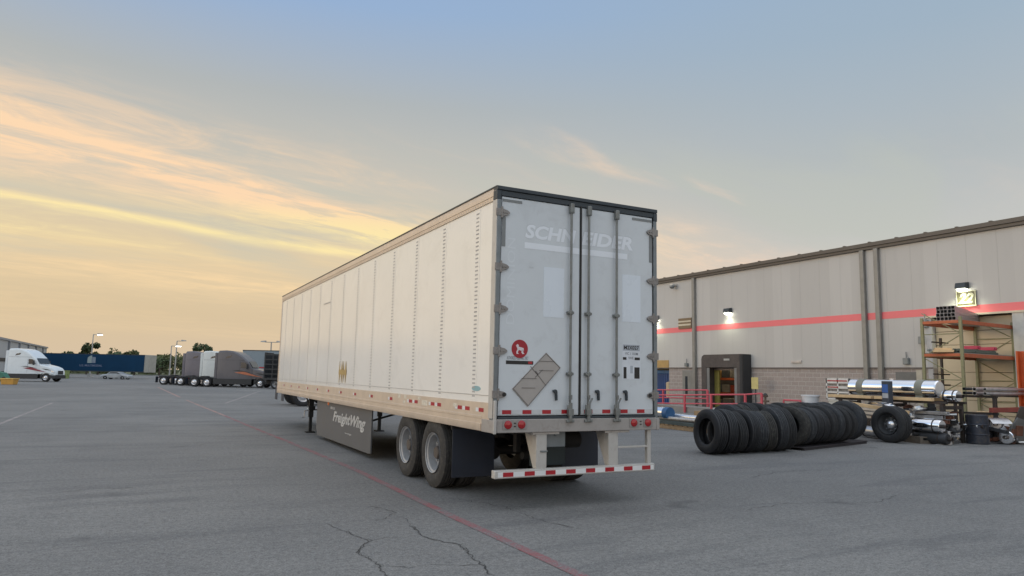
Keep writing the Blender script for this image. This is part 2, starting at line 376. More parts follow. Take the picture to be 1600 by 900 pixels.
def make_wheel(parent, loc, face=-1, bright=False, dish=True, name='wheel', tm=tyre_dirty):
    """dual-type wheel, axle along local X, outer face towards face*X"""
    root = bpy.data.objects.new(name, None); root.empty_display_size = .1; col.objects.link(root); root.parent = parent; root.location = loc
    tyre_part(root, tm)
    h = .1375; s = face
    prof = [(s * h * .9, .286), (s * h * .95, .296), (s * h * .80, .292), (s * h * .70, .262), (s * h * .2, .255), (-s * h * .15, .25), (-s * h * .22, .16), (-s * h * .22, .0)] if dish else \
           [(s * h * .9, .286), (s * h * .95, .296), (s * h * .75, .285), (s * h * .45, .25), (s * h * .75, .2), (s * h * .9, .12), (s * h * 1.2, .10), (s * h * 1.25, .0)]
    r_ = MB().lathe(prof, (0, 0, 0), 'x', 40, closed=False, caps=(False, True))
    for k in range(10):
        a = k * math.pi / 5
        if dish: r_.cyl((-s * h * .24, .2 * math.cos(a), .2 * math.sin(a)), (-s * h * .02, .2 * math.cos(a), .2 * math.sin(a)), .03, 6)
    r_.build('rim', hubm if bright else rimm, root)
    hb = MB().lathe([(-s * h * .3, .105), (s * h * .35, .10), (s * h * .55, .085), (s * h * .6, 0)] if dish else [(s * h, .13), (s * h * 1.5, .10), (s * h * 1.7, .0)], (0, 0, 0), 'x', 20, closed=False)
    hb.build('hub', hubm if bright else hubdark, root)
    return root

# ================================================================== THE BOX TRAILER
W, L, H, ZB = 2.59, 16.15, 4.11, .965
tr = thing('box_trailer', 'long white box trailer with two closed rear doors in the middle of the yard', 'trailer', (0, 0, 0))
ZR = 1.33       # top of lower side rail at the white skin
sp = MB(); sp.box((.028, .10, ZR - .02), (.060, L - .05, H - .17)); sp.build('side_panel', white_side, tr)
sp = MB(); sp.box((W - .060, .10, ZR - .02), (W - .028, L - .05, H - .17)); sp.build('side_panel', white_side, tr)
MB().box((.03, L - .05, ZB + .1), (W - .03, L - .02, H - .03)).build('front_panel', white_side, tr)
MB().prism([(.02, H - .03), (W - .02, H - .03), (W - .05, H - .008), (W / 2, H + .0), (.05, H - .008)], 'y', .02, L - .02).build('roof', white_side, tr)
fl = MB().box((.05, .03, ZB + .12), (W - .05, L - .1, ZB + .2))
for k in range(52): fl.box((.05, .25 + k * .3, ZB + .01), (W - .05, .30 + k * .3, ZB + .12))
fl.build('floor', under, tr)
# seams of rivet slots
def seam(x, s):
    b = MB(); y = .63 + k * 1.219
    b.box((min(x, x + s * .003), y - .085, ZR + .02), (max(x, x + s * .003), y + .085, H - .19), 0)
    zz = ZR + .06
    while zz < H - .24:
        b.box((min(x, x + s * .005), y - .045, zz), (max(x, x + s * .005), y + .045, zz + .020), 1); zz += .056
    b.build('rivet_seam', [white_side, slotmat], tr, smooth=False)
for k in range(13): seam(.028, -1)
for k in range(13): seam(W - .028, 1)
# lower scuff line on the skin
for x0, x1 in ((.022, .028), (W - .028, W - .022)): MB().box((x0, .11, ZR + .085), (x1, L - .06, ZR + .093)).build('scuff_liner', slotmat, tr, smooth=False)
def rail_prof(s, x):
    q = [(0, H - .17), (-.012, H - .165), (-.012, H - .115), (-.020, H - .11), (-.020, H - .03), (-.012, H - .002), (.05, H - .002), (.05, H - .17)]
    return [(x + s * a, z) for a, z in q]
for s, x in ((1, .022), (-1, W - .022)):
    t_ = MB().prism(rail_prof(s, x), 'y', .02, L, 0)
    xx = x - s * .014
    for k in range(200):
        t_.box((min(xx, xx + s * -.0), .12 + k * .08, H - .150), (max(xx, xx) + .002, .135 + k * .08, H - .135), 1) if s > 0 else None
    t_.build('top_rail', [alu, slotmat], tr)
    MB().prism([(x - s * .026, H - .004), (x - s * .026, H + .012), (x + s * .03, H + .012), (x + s * .03, H - .004)], 'y', .0, L).build('roof_edge', darkframe, tr)
def low_prof(s, x):
    q = [(.0, ZR), (-.010, ZR - .004), (-.010, ZR - .17), (-.016, ZR - .175), (-.016, ZR - .205), (-.010, ZR - .21), (-.010, ZR - .27), (-.022, ZR - .275), (-.022, ZB + .012), (-.016, ZB), (.05, ZB), (.05, ZR)]
    return [(x + s * a, z) for a, z in q]
for s, x in ((1, .026), (-1, W - .026)):
    lr = MB().prism(low_prof(s, x), 'y', .34, L, 0)
    pts = [(p[0], p[1]) for p in low_prof(s, x)]
    # rear end tapers up towards the sill corner
    lr.box((min(x - s * .010, x + s * .05), .06, ZB - .0), (max(x - s * .010, x + s * .05), .34, ZR), 0)
    b_ = lr.build('bottom_rail', alu, tr)
for s, x in ((-1, .016), (1, W - .016)):
    for k in range(40):
        y = .35 + k * .42
        if k % 2 or y > L - .3: continue
    # pairs of red and white reflective squares
    for y in [.28, .72, .98, 1.75, 2.02, 2.75, 3.02] + [4.05 + k * 1.2 for k in range(10)]:
        b = MB(); b.box((min(x, x + s * .0018), y, ZR - .125), (max(x, x + s * .0018), y + .15, ZR - .075), 0)
        b.box((min(x, x + s * .0018), y + .152, ZR - .125), (max(x, x + s * .0018), y + .24, ZR - .075), 1)
        b.build('reflective_tape', [redt, whit], tr, smooth=False)
stm = mat('sticker_cream', (.66, .60, .50), .5, var=.25, scale=30)
for (y, z, a, b2) in ((2.32, ZR - .14, .24, .08), (2.62, ZR - .06, .12, .045), (3.35, ZR - .15, .12, .05), (3.6, ZR - .07, .14, .07), (3.3, ZR - .07, .12, .06), (1.15, ZR - .10, .14, .05)):
    MB().box((.0138, y, z), (.016, y + a, z + b2)).build('side_sticker', stm, tr, smooth=False)
# corner posts at the nose
for x0 in (.008, W - .06): MB().box((x0, L - .07, ZB + .05), (x0 + .052, L + .01, H)).build('front_post', alu, tr, .012)
# gold mark on the left flank
gm = MB(); gy = 7.68; gz = 1.67; X0, X1 = .0175, .0215
def gp_(pts): gm.prism([(gy - a, gz + b) for a, b in pts], 'x', X0, X1)
gp_([(-.34, -.05), (.34, -.05), (.34, .055), (-.34, .055)])
for cx_ in (-.17, .17):
    gp_([(cx_ - .15, .055), (cx_ - .11, .25), (cx_ - .07, .055)]); gp_([(cx_ + .03, .055), (cx_ + .10, .25), (cx_ + .14, .055)])
    gp_([(cx_ - .14, -.05), (cx_ - .05, -.05), (cx_ - .12, -.24)]); gp_([(cx_ + .03, -.05), (cx_ + .13, -.05), (cx_ + .09, -.24)])
gm.build('gold_emblem', gold, tr, smooth=False)
ov = MB(); ov.prism([(.55 + .14 * math.cos(a), ZR + .17 + .035 * math.sin(a)) for a in [i * math.pi / 8 for i in range(16)]], 'x', .024, .0275); ov.build('oval_badge', mat('badge_blue', (.25, .42, .45), .4), tr)
MB().box((.018, 9.2, 3.35), (.0215, 9.9, 3.37)).build('side_mark', slotmat, tr, smooth=False)

# ---- rear frame
PZ = 1.14
rf = MB()
rf.box((.008, -.02, ZB + .02), (.064, .10, H - .17)); rf.box((W - .064, -.02, ZB + .02), (W - .008, .10, H - .17))
rf.build('rear_post', [midframe], tr, .006)
rp = MB(); rp.box((-.002, -.012, PZ), (.0075, .11, H - .172)); rp.build('post_trim', paleframe, tr, .002)
hd = MB().box((.0, -.03, H - .045), (W, .10, H + .006)).box((.062, -.012, H - .12), (W - .062, .10, H - .047))
hd.box((-.003, -.02, H - .17), (.06, .10, H - .047)).box((W - .06, -.02, H - .17), (W + .003, .10, H - .047))
hd.build('header', darkframe, tr, .006)
sl = MB().box((.05, -.045, ZB), (W - .05, .09, PZ - .006)).box((-.004, -.05, ZB - .004), (.05, .30, PZ - .02)).box((W - .05, -.05, ZB - .004), (W + .004, .30, PZ - .02))
sl.build('rear_sill', [sillm], tr, .008)
MB().box((.066, -.040, PZ - .004), (W - .066, .02, PZ + .024)).build('threshold', darkframe, tr, .003)
MB().box((-.008, -.075, ZB - .01), (.028, -.047, ZB + .40)).build('corner_guard', paleframe, tr, .005)
# doors
XM = 1.288; ZD0, ZD1 = 1.175, H - .125
doors = []
for (a, b) in ((.078, XM - .014), (XM + .014, W - .078)):
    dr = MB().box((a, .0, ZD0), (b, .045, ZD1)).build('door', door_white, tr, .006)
    doors.append(dr)
    gk = MB()
    gk.box((a - .012, .004, ZD0), (a - .001, .045, ZD1)).box((b + .001, .004, ZD0), (b + .012, .045, ZD1))
    gk.build('door_gasket', blackm, dr)
    tp = MB(); n_ = 7
    tp.box((a + .02, -.004, ZD0 + .015), (b - .02, -.0005, ZD0 + .075), 0)
    for k in range(4):
        x_ = a + .06 + k * .29 + (.0 if a < 1 else .0)
        if x_ + .13 < b: tp.box((x_, -.006, ZD0 + .020), (x_ + .13, -.0041, ZD0 + .070), 1)
    tp.build('reflective_tape', [mat('tape_pale', (.55, .56, .57), .4), redt], dr, smooth=False)
dL, dR = doors
darkbar = mat('bar_grey', (.20, .21, .21), .5, var=.08)
MB().box((.085, -.005, ZD1 - .065), (.37, -.0005, ZD1 - .03)).build('corner_bar', darkbar, dL)
MB().box((2.155, -.005, ZD1 - .065), (2.50, -.0005, ZD1 - .03)).build('corner_bar', darkbar, dR)
MB().box((.082, -.004, 3.33), (.135, -.0005, 3.72)).build('corner_bar', darkbar, dL)
MB().box((2.455, -.004, 3.33), (2.51, -.0005, 3.72)).build('corner_bar', darkbar, dR)
# pale repaired patches
ptm = mat('patch_white', (.66, .715, .775), .28, var=.02)
MB().box((.714, -.002, 2.452), (1.03, -.0004, 3.115)).build('pale_patch', ptm, dL, smooth=False)
MB().box((1.985, -.002, 2.455), (2.30, -.0004, 3.12)).build('pale_patch', ptm, dR, smooth=False)
MB().box((.50, -.0015, 3.08), (.56, -.0004, 3.10)).build('paint_chip', ghost_edge, dL, smooth=False)
# ghost lettering of the removed name, split over both doors
def ghost_word(s, x, wd, parent):
    text('ghost_lettering_edge', s, ghost_edge, parent, (x - .006, -.0004, 3.476), MREAR, wd, .195, .18, .02, .0006)
    text('ghost_lettering', s, ghost, parent, (x, -.0012, 3.472), MREAR, wd - .012, .188, .18, .035, .0006)
ghost_word('SCHN', .425, .80, dL); ghost_word('EIDER', 1.305, .875, dR)
MB().box((.42, -.0022, 3.335), (XM - .02, -.0004, 3.415)).build('ghost_stripe', ghost, dL, smooth=False)
MB().box((XM + .02, -.0022, 3.335), (2.07, -.0004, 3.415)).build('ghost_stripe', ghost, dR, smooth=False)
text('ghost_lettering', 'DOMINION', mat('ghost_faint', (.65, .685, .715), .36, var=.03, scale=2), dL, (.285, -.0004, 2.33), MREAR, 1.12, .115, 0, 0, .0005, R(90))
# round decal with a little running beast
rd = MB().cyl((.374, -.0035, 2.02), (.374, -.0004, 2.02), .118, 36).build('round_decal', redm, dL, smooth=False)
em = MB(); 
for pts in ([(-.055, .045), (-.03, .062), (-.012, .04), (-.02, .028), (.055, .012), (.06, -.02), (.03, -.025), (-.03, -.01), (-.045, .02)],
            [(-.035, -.008), (-.012, -.012), (-.03, -.045), (-.012, -.065), (-.045, -.065), (-.05, -.04)],
            [(.03, -.02), (.06, -.015), (.048, -.04), (.07, -.062), (.04, -.066), (.022, -.045)]):
    em.prism([(.374 + a, 2.02 + b) for a, b in pts], 'y', -.0048, -.0037)
em.build('emblem', mat('decal_pale', (.70, .62, .64), .4), rd, smooth=False)
st_ = MB().box((.180, -.0025, 1.822), (.575, -.0004, 1.868), 0).box((.500, -.0035, 1.830), (.560, -.0026, 1.862), 1).build('sticker', [blackm, redt], dL, smooth=False)
text('small_print', 'AUTHORIZED PERSONNEL ONLY', greym, dL, (.192, -.0005, 1.880), MREAR, .31, .045, 0, .01, .001)
# placard holder: a long flat bar set across the corner, two diamond frames
ph = MB(); A_ = [(.763, 1.985), (.985, 1.795), (.50, 1.287), (.272, 1.512)]
ph.prism(A_, 'y', -.012, -.0005, 0)
pl = ph.build('placard_holder', placm, dL, .002)
ln = MB()
def seg_(p, q, w_=.008):
    p = Vector(p); q = Vector(q); n = (q - p).normalized(); n = Vector((-n.y, n.x)) * w_ / 2
    ln.prism([(p + n)[:], (q + n)[:], (q - n)[:], (p - n)[:]], 'y', -.0165, -.0122)
for i in range(4): 
    c_ = Vector((.63, 1.645)); p = Vector(A_[i]); q = Vector(A_[(i + 1) % 4]); seg_(c_ + (p - c_) * .965, c_ + (q - c_) * .965)
for (x0, x1, z) in ((.66, .885, 1.87), (.66, .875, 1.75), (.40, .62, 1.645), (.405, .605, 1.525)): seg_((x0, z), (x1, z), .008)
seg_((.53, 1.80), (.66, 1.67)); seg_((.66, 1.67), (.76, 1.56)); seg_((.60, 1.66), (.71, 1.76)); seg_((.64, 1.70), (.60, 1.74), .02)
ln.build('placard_flap', placd, pl, smooth=False)
# number plate block on the right door
np_ = MB(); np_.box((1.985, -.0022, 1.655), (2.295, -.0004, 2.145), 0)
np_.box((1.995, -.0034, 2.052), (2.285, -.0024, 2.137), 1)
np_.box((1.995, -.0034, 1.925), (2.055, -.0024, 1.962), 2).box((2.195, -.0034, 1.925), (2.285, -.0024, 1.962), 2)
np_.box((2.005, -.0034, 1.668), (2.055, -.0024, 1.825), 2).box((2.190, -.0034, 1.668), (2.280, -.0024, 1.825), 2)
np_.box((2.120, -.0034, 1.740), (2.165, -.0024, 1.845), 1)
dp = np_.build('data_plate', [mat('plate_white', (.66, .69, .73), .4), mat('plate_grey', (.40, .43, .47), .5), blackm], dR, smooth=False)
text('plate_number', 'M2X027', blackm, dp, (2.012, -.0036, 2.068), MREAR, .255, .055, 0, .02, .001)
text('plate_print', 'VIC 1 XXM', greym, dp, (2.03, -.0026, 1.995), MREAR, .22, .035, 0, .01, .001)
text('plate_print', 'VHE', greym, dp, (2.085, -.0026, 1.935), MREAR, .09, .035, 0, .01, .001)
# hinges
for zh in (3.77, 3.06, 2.52, 1.985, 1.44):
    for s, x in ((1, .0), (-1, W)):
        par = dL if s > 0 else dR
        hb = MB(); e = .15 if s > 0 else .145
        pts = [(-.012, -.048), (.085, -.048), (.15, -.034), (.185, -.010), (.185, .010), (.15, .034), (.085, .048), (-.012, .048)]
        hb.prism([(x + s * a, zh + b) for a, b in pts], 'y', -.026, -.006)
        hb.cyl((x + s * .07, -.02, zh - .075), (x + s * .07, -.02, zh + .075), .016, 10)
        for q in (.10, .135): hb.cyl((x + s * q, -.034, zh), (x + s * q, -.024, zh), .012, 8)
        hb.build('hinge', hingem, par, .003)
for s, x in ((1, .15), (-1, W - .15)): MB().cyl((x, -.04, 1.44), (x, -.026, 1.44), .026, 14).build('hinge_bolt', blackm, dL if s > 0 else dR)
# locking rods
def rod(x, par):
    r_ = MB().cyl((x, -.045, PZ - .03), (x, -.045, H - .12), .0165, 12).build('lock_rod', rodmat, par)
    for z in (2.525, 1.715, 3.35):
        if z > 3: continue
        MB().box((x - .045, -.062, z - .018), (x + .045, -.0005, z + .018)).cyl((x, -.045, z - .03), (x, -.045, z + .03), .028, 10).build('rod_guide', rodmat, r_, .006)
    MB().box((x - .032, -.075, H - .235), (x + .032, -.02, H - .10)).cyl((x, -.05, H - .22), (x, -.05, H - .10), .03, 10).build('top_cam', rodmat, r_, .008)
    lc = MB().box((x - .035, -.085, PZ + .03), (x + .04, -.02, PZ + .12)).box((x - .06, -.07, PZ - .055), (x + .06, -.046, PZ - .02)).cyl((x, -.06, PZ - .05), (x, -.06, PZ + .20), .026, 10)
    lc.box((x - .05, -.07, PZ + .10), (x + .02, -.048, PZ + .17)).build('bottom_cam', rodmat, r_, .006)
    hh = x - .20 if x < 1.28 else x + .18
    hn = MB().prism([(hh - .045, 1.50), (hh - .01, 1.51), (hh + .012, 1.49), (hh + .016, 1.37), (hh - .006, 1.365), (hh - .012, 1.46), (hh - .045, 1.475)], 'y', -.04, -.002)
    hn.build('handle_catch', darkframe, par, .003)
    hl_ = MB().cyl((x, -.07, PZ + .17), (x + (.05 if x > 1.2 else -.03), -.075, PZ + .26), .012, 8).cyl((x, -.065, PZ + .24), (x, -.065, PZ + .30), .02, 8).build('handle', rodmat, r_)
    return r_
rod(1.112, dL); rod(1.395, dR); rod(1.858, dR)
MB().box((XM - .012, -.014, ZD0 - .02), (XM + .012, -.001, ZD1 + .02)).build('centre_seal', blackm, dR)
# tail lamps
for x in (.203, .394, 2.146, 2.385):
    tl = MB().box((x - .075, -.052, 1.005), (x + .082, -.046, 1.125)).build('tail_light', mat('lamp_plate', (.30, .29, .28), .5, .4), tr, .002)
    MB().lathe([(-.052, .054), (-.062, .051), (-.070, .036), (-.073, 0)], (x, 0, 1.066), 'y', 24, closed=False).build('lens', red_lens, tl)
for x in (.30, 2.262):
    MB().box((x - .012, -.054, 1.078), (x + .012, -.046, 1.092)).box((x - .012, -.054, 1.038), (x + .012, -.046, 1.052)).build('lamp_bolt', blackm, tr)
# rear impact guard
bz0, bz1 = .405, .505
ib = thing('x', 'x', 'x'); bpy.data.objects.remove(ib)
ig = MB().box((.045, -.02, bz0), (2.525, .075, bz1)).build('rear_bumper', paleframe, tr, .01)
tp = MB().box((.09, -.0225, bz0 + .018), (2.505, -.0205, bz1 - .02), 0)
for k in range(8): x_ = .16 + k * .306; tp.box((x_, -.0245, bz0 + .022), (x_ + .145, -.023, bz1 - .024), 1)
tp.build('reflective_tape', [whit, redt], ig, smooth=False)
for x in (.64, 1.76):
    v_ = MB().prism([(x, 0), (x + .155, 0), (x + .155, .09), (x, .09)], 'z', bz1 - .002, ZB)
    v_.prism([(.09, bz1 + .0), (.09, ZB - .002), (.33, ZB - .002)], 'x', x, x + .02)
    v_.build('bumper_post', paleframe, ig, .005)
    MB().box((x - .06, -.005, ZB - .032), (x + .34, .12, ZB - .003)).build('bumper_bracket', steel, ig, .003)
stp = MB().box((2.415, .0, bz1 - .002), (2.475, .06, ZB)).box((1.918, .005, .725), (2.414, .055, .752)).build('side_step', paleframe, ig, .004)
MB().cyl((.70, -.004, .72), (.80, -.004, .72), .012, 8).build('bumper_latch', rodmat, ig)
bx_ = MB().box((.83, .12, .755), (1.15, .16, ZB)).cyl((1.0, .10, .93), (1.0, .13, .93), .035, 14).build('document_box', midframe, tr, .01)
# running gear
ax = [2.1067, 3.3517]
for y in ax:
    for x, f_ in ((.17, -1), (.49, 1), (2.10, -1), (2.42, 1)):
        make_wheel(tr, (x, y, .508), -1 if x < 1.3 else 1)
    MB().cyl((.2, y, .508), (2.39, y, .508), .065, 14).build('axle', under, tr)
bg_ = MB().box((.75, 1.35, .78), (.87, 4.4, ZB + .03)).box((1.72, 1.35, .78), (1.84, 4.4, ZB + .03))
for y in ax:
    bg_.cyl((.95, y - .25, .50), (.95, y - .1, .50), .10, 14).cyl((1.65, y - .25, .50), (1.65, y - .1, .50), .10, 14)
    for x in (.81, 1.78): bg_.box((x - .06, y - .5, .58), (x + .06, y + .5, .66)).cyl((x, y + .38, .62), (x, y + .38, .86), .11, 14)
    bg_.cyl((.9, y - .3, .62), (.9, y + .12, .62), .08, 12)
bg_.cyl((.95, 3.0, .86), (1.65, 3.0, .86), .12, 14)
bg_.cyl((1.0, 1.05, .55), (1.30, 1.05, .55), .06, 12).box((.88, 1.0, .6), (.95, 1.1, ZB))
bg_.build('suspension', under, tr)
rl = MB().box((.66, .3, ZB - .06), (.72, 6.5, ZB + .05)).box((1.87, .3, ZB - .06), (1.93, 6.5, ZB + .05)).build('slider_rail', under, tr)
for a, b in ((.06, .72), (1.87, 2.53)):
    fp = MB().box((a, 1.38, .24), (b, 1.392, .915)).box((a, 1.372, .235), (b, 1.38, .262)).build('mud_flap', flapm, tr, .003)
MB().box((.05, 1.385, .90), (W - .05, 1.43, ZB + .04)).build('flap_bar', under, tr)
# spare dark bulk between the bumper posts: air tanks and second flap as seen in the photograph
MB().box((.87, .55, .46), (1.42, .60, ZB)).build('splash_guard', mat('guard_dark', (.03, .045, .05), .6), tr, .01)
MB().cyl((1.45, 1.0, .76), (1.9, 1.0, .76), .12, 20).build('air_tank', under, tr)
# skirts
for x, s in ((.115, -1), (W - .145, 1)):
    sk = MB().prism([(5.6, .12), (5.75, .105), (10.35, .09), (10.5, .25), (10.5, ZB + .02), (5.6, ZB + .02)], 'x', x, x + .03).build('side_skirt', skirtm, tr, .004)
    for yy in (5.62, 7.2, 8.8, 10.4):
        MB().cyl((x + .03, yy, .75), (1.3, yy, ZB + .1), .02, 8).build('skirt_brace', under, sk)
    if s < 0:
        text('skirt_lettering', 'FreightWing', signw, sk, (x - .0004, 8.75, .47), MLEFT, 2.75, .30, .35, .03, .003)
        text('small_print', 'www.freight', signw, sk, (x - .0004, 7.6, .33), MLEFT, .55, .045, .1, .01, .002)
        text('small_print', 'AEROFLEX', signw, sk, (x - .0004, 9.05, .80), MLEFT, .45, .06, .1, .03, .002)
        MB().lathe([(0, .0), (-.015, .05), (0.0, .06)], (x - .001, 9.25, .93), 'x', 14, closed=False).build('marker_light', orange_lens, sk)
# landing gear
for x in (.24, 2.20):
    lg = MB().box((x, 12.05, .42), (x + .12, 12.17, ZB + .1)).box((x + .02, 12.07, .03), (x + .10, 12.15, .44)).build('landing_leg', under, tr, .004)
    MB().box((x - .06, 11.98, .0), (x + .18, 12.24, .03)).build('foot', under, lg, .004)
    MB().tube([(x + .06, 12.11, .5), (x + .06, 12.9, ZB + .05)], .022, 8).build('leg_brace', under, lg)
    MB().box((x - .02, 12.0, .62), (x + .15, 12.04, .72)).build('gearbox', under, lg, .004)
MB().cyl((.37, 12.11, .62), (2.2, 12.11, .62), .018, 8).tube([(.25, 12.06, .6), (.12, 12.06, .6), (.12, 12.06, .42), (.04, 12.06, .42)], .013, 8).build('crank', steel, tr)
MB().box((.45, 14.0, ZB - .02), (2.1, 16.0, ZB + .02)).build('kingpin_plate', under, tr)

# ================================================================== LORRY TRACTORS
glass = mat('dark_glass', (.02, .025, .03), .12, var=.1, spec=.8)
plast = mat('black_plastic', (.03, .032, .035), .6, var=.15)
def tractor(loc, rz, body, label, stripe=None, group='parked lorry tractors'):
    t = thing('truck_tractor', label, 'truck', loc, rz, group)
    MB().box((.0, -.43, .78), (8.2, -.35, 1.02)).box((.0, .35, .78), (8.2, .43, 1.02)).box((.0, -.43, .8), (.08, .43, 1.0)).build('chassis_frame', plast, t, .01)
    # cab and sleeper shell, lofted in side outline with rounded cross-sections
    def sec(x, z0, z1, hw, r_=.16, top=.0):
        hw2 = hw - top
        return [(x, -hw, z0), (x, -hw, z1 - r_ * 2), (x, -hw2 + r_ * .1, z1 - r_ * .8), (x, -hw2 + r_ * .7, z1), (x, hw2 - r_ * .7, z1), (x, hw2 - r_ * .1, z1 - r_ * .8), (x, hw, z1 - r_ * 2), (x, hw, z0)]
    cab = MB().loft([sec(3.30, .95, 3.80, 1.22), sec(3.42, .92, 3.93, 1.25), sec(4.2, .92, 3.98, 1.25), sec(4.9, .92, 3.90, 1.25), sec(5.4, .92, 3.72, 1.25, .2), sec(5.9, .92, 3.42, 1.24, .2), sec(6.35, .92, 3.02, 1.22, .2), sec(6.6, .92, 2.82, 1.20, .15), sec(7.02, .92, 2.16, 1.12, .1), sec(7.1, .92, 2.08, 1.1, .08)])
    cab.build('cab', body, t)
    MB().loft([sec(7.08, .95, 2.08, 1.08, .12), sec(7.6, .9, 1.98, 1.08, .14), sec(8.2, .85, 1.84, 1.06, .16), sec(8.7, .8, 1.66, 1.0, .18), sec(8.98, .8, 1.42, .9, .16), sec(9.05, .85, 1.2, .86, .08)]).build('hood', body, t)
    MB().loft([sec(7.3, .42, .84, 1.1, .05), sec(8.8, .40, .80, 1.12, .05), sec(9.12, .42, .78, 1.0, .05)]).build('front_bumper', plast, t)
    MB().box((9.052, -.5, .9), (9.075, .5, 1.35)).build('grille', plast, t, .01)
    ws = MB(); ws.quad([(6.63, -1.0, 2.80), (6.63, 1.0, 2.80), (7.06, .98, 2.15), (7.06, -.98, 2.15)]); ws.bm.verts.ensure_lookup_table()
    for v in ws.bm.verts: v.co += Vector((.035, 0, .03))
    ws.build('windshield', glass, t)
    for s in (-1, 1):
        y0, y1 = (s * 1.252, s * 1.262) if s > 0 else (s * 1.262, s * 1.252)
        MB().prism([(5.85, 2.10), (5.85, 2.72), (6.35, 2.68), (6.72, 2.12)], 'y', *sorted((s * 1.235, s * 1.262))).build('side_window', glass, t)
        MB().prism([(4.15, 3.10), (4.30, 3.33), (4.85, 3.45), (4.72, 3.22)], 'y', y0, y1).build('sleeper_window', glass, t)
        MB().box((5.75, min(s * 1.2515, s * 1.256), 1.05), (5.765, max(s * 1.2515, s * 1.256), 2.75)).box((3.42, min(s * 1.2515, s * 1.256), 2.93), (6.2, max(s * 1.2515, s * 1.256), 2.95)).build('panel_gap', plast, t)
        MB().box((2.95, *( (s * 1.22 - .03,)), .32), (7.1, s * 1.22 + .03, .93)).build('side_fairing', plast, t, .02)
        MB().prism([(7.35, 1.60), (8.1, 1.52), (8.6, 1.38), (7.9, 1.42)], 'y', *sorted((s * 1.075, s * 1.084))).build('vent_panel', plast, t)
        MB().prism([(8.45, 1.20), (8.55, 1.38), (8.85, 1.28), (8.9, 1.15)], 'y', *sorted((s * .96, s * 1.02))).build('headlight', hubm, t)
        MB().box((6.55, min(s * 1.4, s * 1.55), 2.0), (6.7, max(s * 1.4, s * 1.55), 2.55)).tube([(6.6, s * 1.15, 2.2), (6.62, s * 1.45, 2.2)], .03).build('mirror', plast, t, .02)
        if stripe:
            for m_, pts in ((stripe, [(5.2, 1.62), (6.2, 1.72), (7.6, 1.30), (8.3, 1.12), (7.1, 1.28), (6.0, 1.46)]), (blackm, [(4.9, 1.80), (5.6, 1.86), (6.9, 1.62), (6.95, 1.58), (5.7, 1.76)])):
                MB().prism(pts, 'y', *sorted((s * 1.2575, s * 1.265))).build('flank_stripe', m_, t)
        MB().prism([(7.3, 1.25), (7.5, 1.12), (8.65, 1.12), (8.8, .95), (8.55, .9), (8.45, 1.06), (7.55, 1.06), (7.4, .9), (7.25, .95)], 'y', *sorted((s * .95, s * 1.16))).build('wheel_arch', body, t)
    MB().box((3.2, -1.1, 1.0), (3.28, 1.1, 3.4)).build('rear_wall', plast, t)
    for s in (-1, 1): MB().box((3.0, min(s * 1.08, s * 1.23), .95), (3.28, max(s * 1.08, s * 1.23), 3.7)).build('gap_fairing', body, t, .02)
    MB().cyl((1.55, 0, 1.06), (1.55, 0, 1.16), .47, 24).box((1.1, -.4, 1.02), (2.0, .4, 1.07)).build('fifth_wheel', plast, t, .01)
    for x in (.9, 2.25):
        for y, f_ in ((-1.08, -1), (1.08, 1)):
            wh = make_wheel(t, (x, y, .51), f_, True, False, tm=rubber); wh.rotation_euler = (0, 0, R(90)); 
            wh2 = make_wheel(t, (x, y - f_ * .32, .51), f_, True, True, tm=rubber); wh2.rotation_euler = (0, 0, R(90))
        MB().box((x - .62, -1.22, 1.06), (x + .62, -.92, 1.08)).box((x - .62, .92, 1.06), (x + .62, 1.22, 1.08)).build('mudguard', plast, t)
    for y, f_ in ((-1.02, -1), (1.02, 1)):
        wh = make_wheel(t, (8.0, y, .51), f_, True, False, tm=rubber); wh.rotation_euler = (0, 0, R(90))
    for s in (-1, 1): MB().box((-.02, min(s * .6, s * 1.2), .25), (.0, max(s * .6, s * 1.2), .95)).build('mud_flap', flapm, t)
    for s in (-1, 1): MB().box((-.05, min(s * .45, s * .62), .8), (-.0, max(s * .45, s * .62), .92)).build('tail_light', red_lens, t)
    return t
def at(px, dist):      # a ground point on the sight line of photo column px at a depth of dist metres
    f2 = Vector((math.sin(YAW), math.cos(YAW), 0)); p = CAM + dist * (f2 + rt * ((px - 800) / F_PX * math.cos(PITCH))); return Vector((p.x, p.y, 0))
grey_paint = mat('paint_grey', (.095, .097, .115), .38, .3, var=.06, coat=.3)
grey2_paint = mat('paint_grey_violet', (.13, .128, .16), .4, .2, var=.06, coat=.3)
white_paint = mat('paint_white', (.68, .74, .78), .35, var=.04, coat=.3)
cream_paint = mat('paint_cream', (.62, .66, .66), .4, var=.05, coat=.2)
orstripe = mat('stripe_orange', (.50, .16, .08), .4)
redstripe = mat('stripe_maroon', (.25, .03, .05), .4)
def side_on(px_tail, px_nose, dist):
    """tail position and heading of a vehicle seen broadside"""
    a = at(px_tail, dist); b = at(px_nose, dist); return a, math.atan2((b - a).y, (b - a).x)
a, h = side_on(302, 431, 68); tA = tractor(a, h, grey_paint, 'charcoal grey sleeper cab tractor with orange swoosh, in front of the parked row', orstripe)
a, h = side_on(255, 378, 73.5); tB = tractor(a + Vector((0, 0, 0)), h, grey2_paint, 'violet grey sleeper cab tractor half hidden behind the pale one', None)
a, h = side_on(281, 406, 71); tC = tractor(a, h, cream_paint, 'pale sleeper cab tractor wedged between the two grey tractors', None)
a, h = side_on(-17, 100, 76); tD = tractor(a, h, white_paint, 'white sleeper cab tractor with maroon swoosh, at the left by the white trailers', redstripe)
for q_ in (tA, tB, tC, tD): q_.scale = (.87, .87, .87)
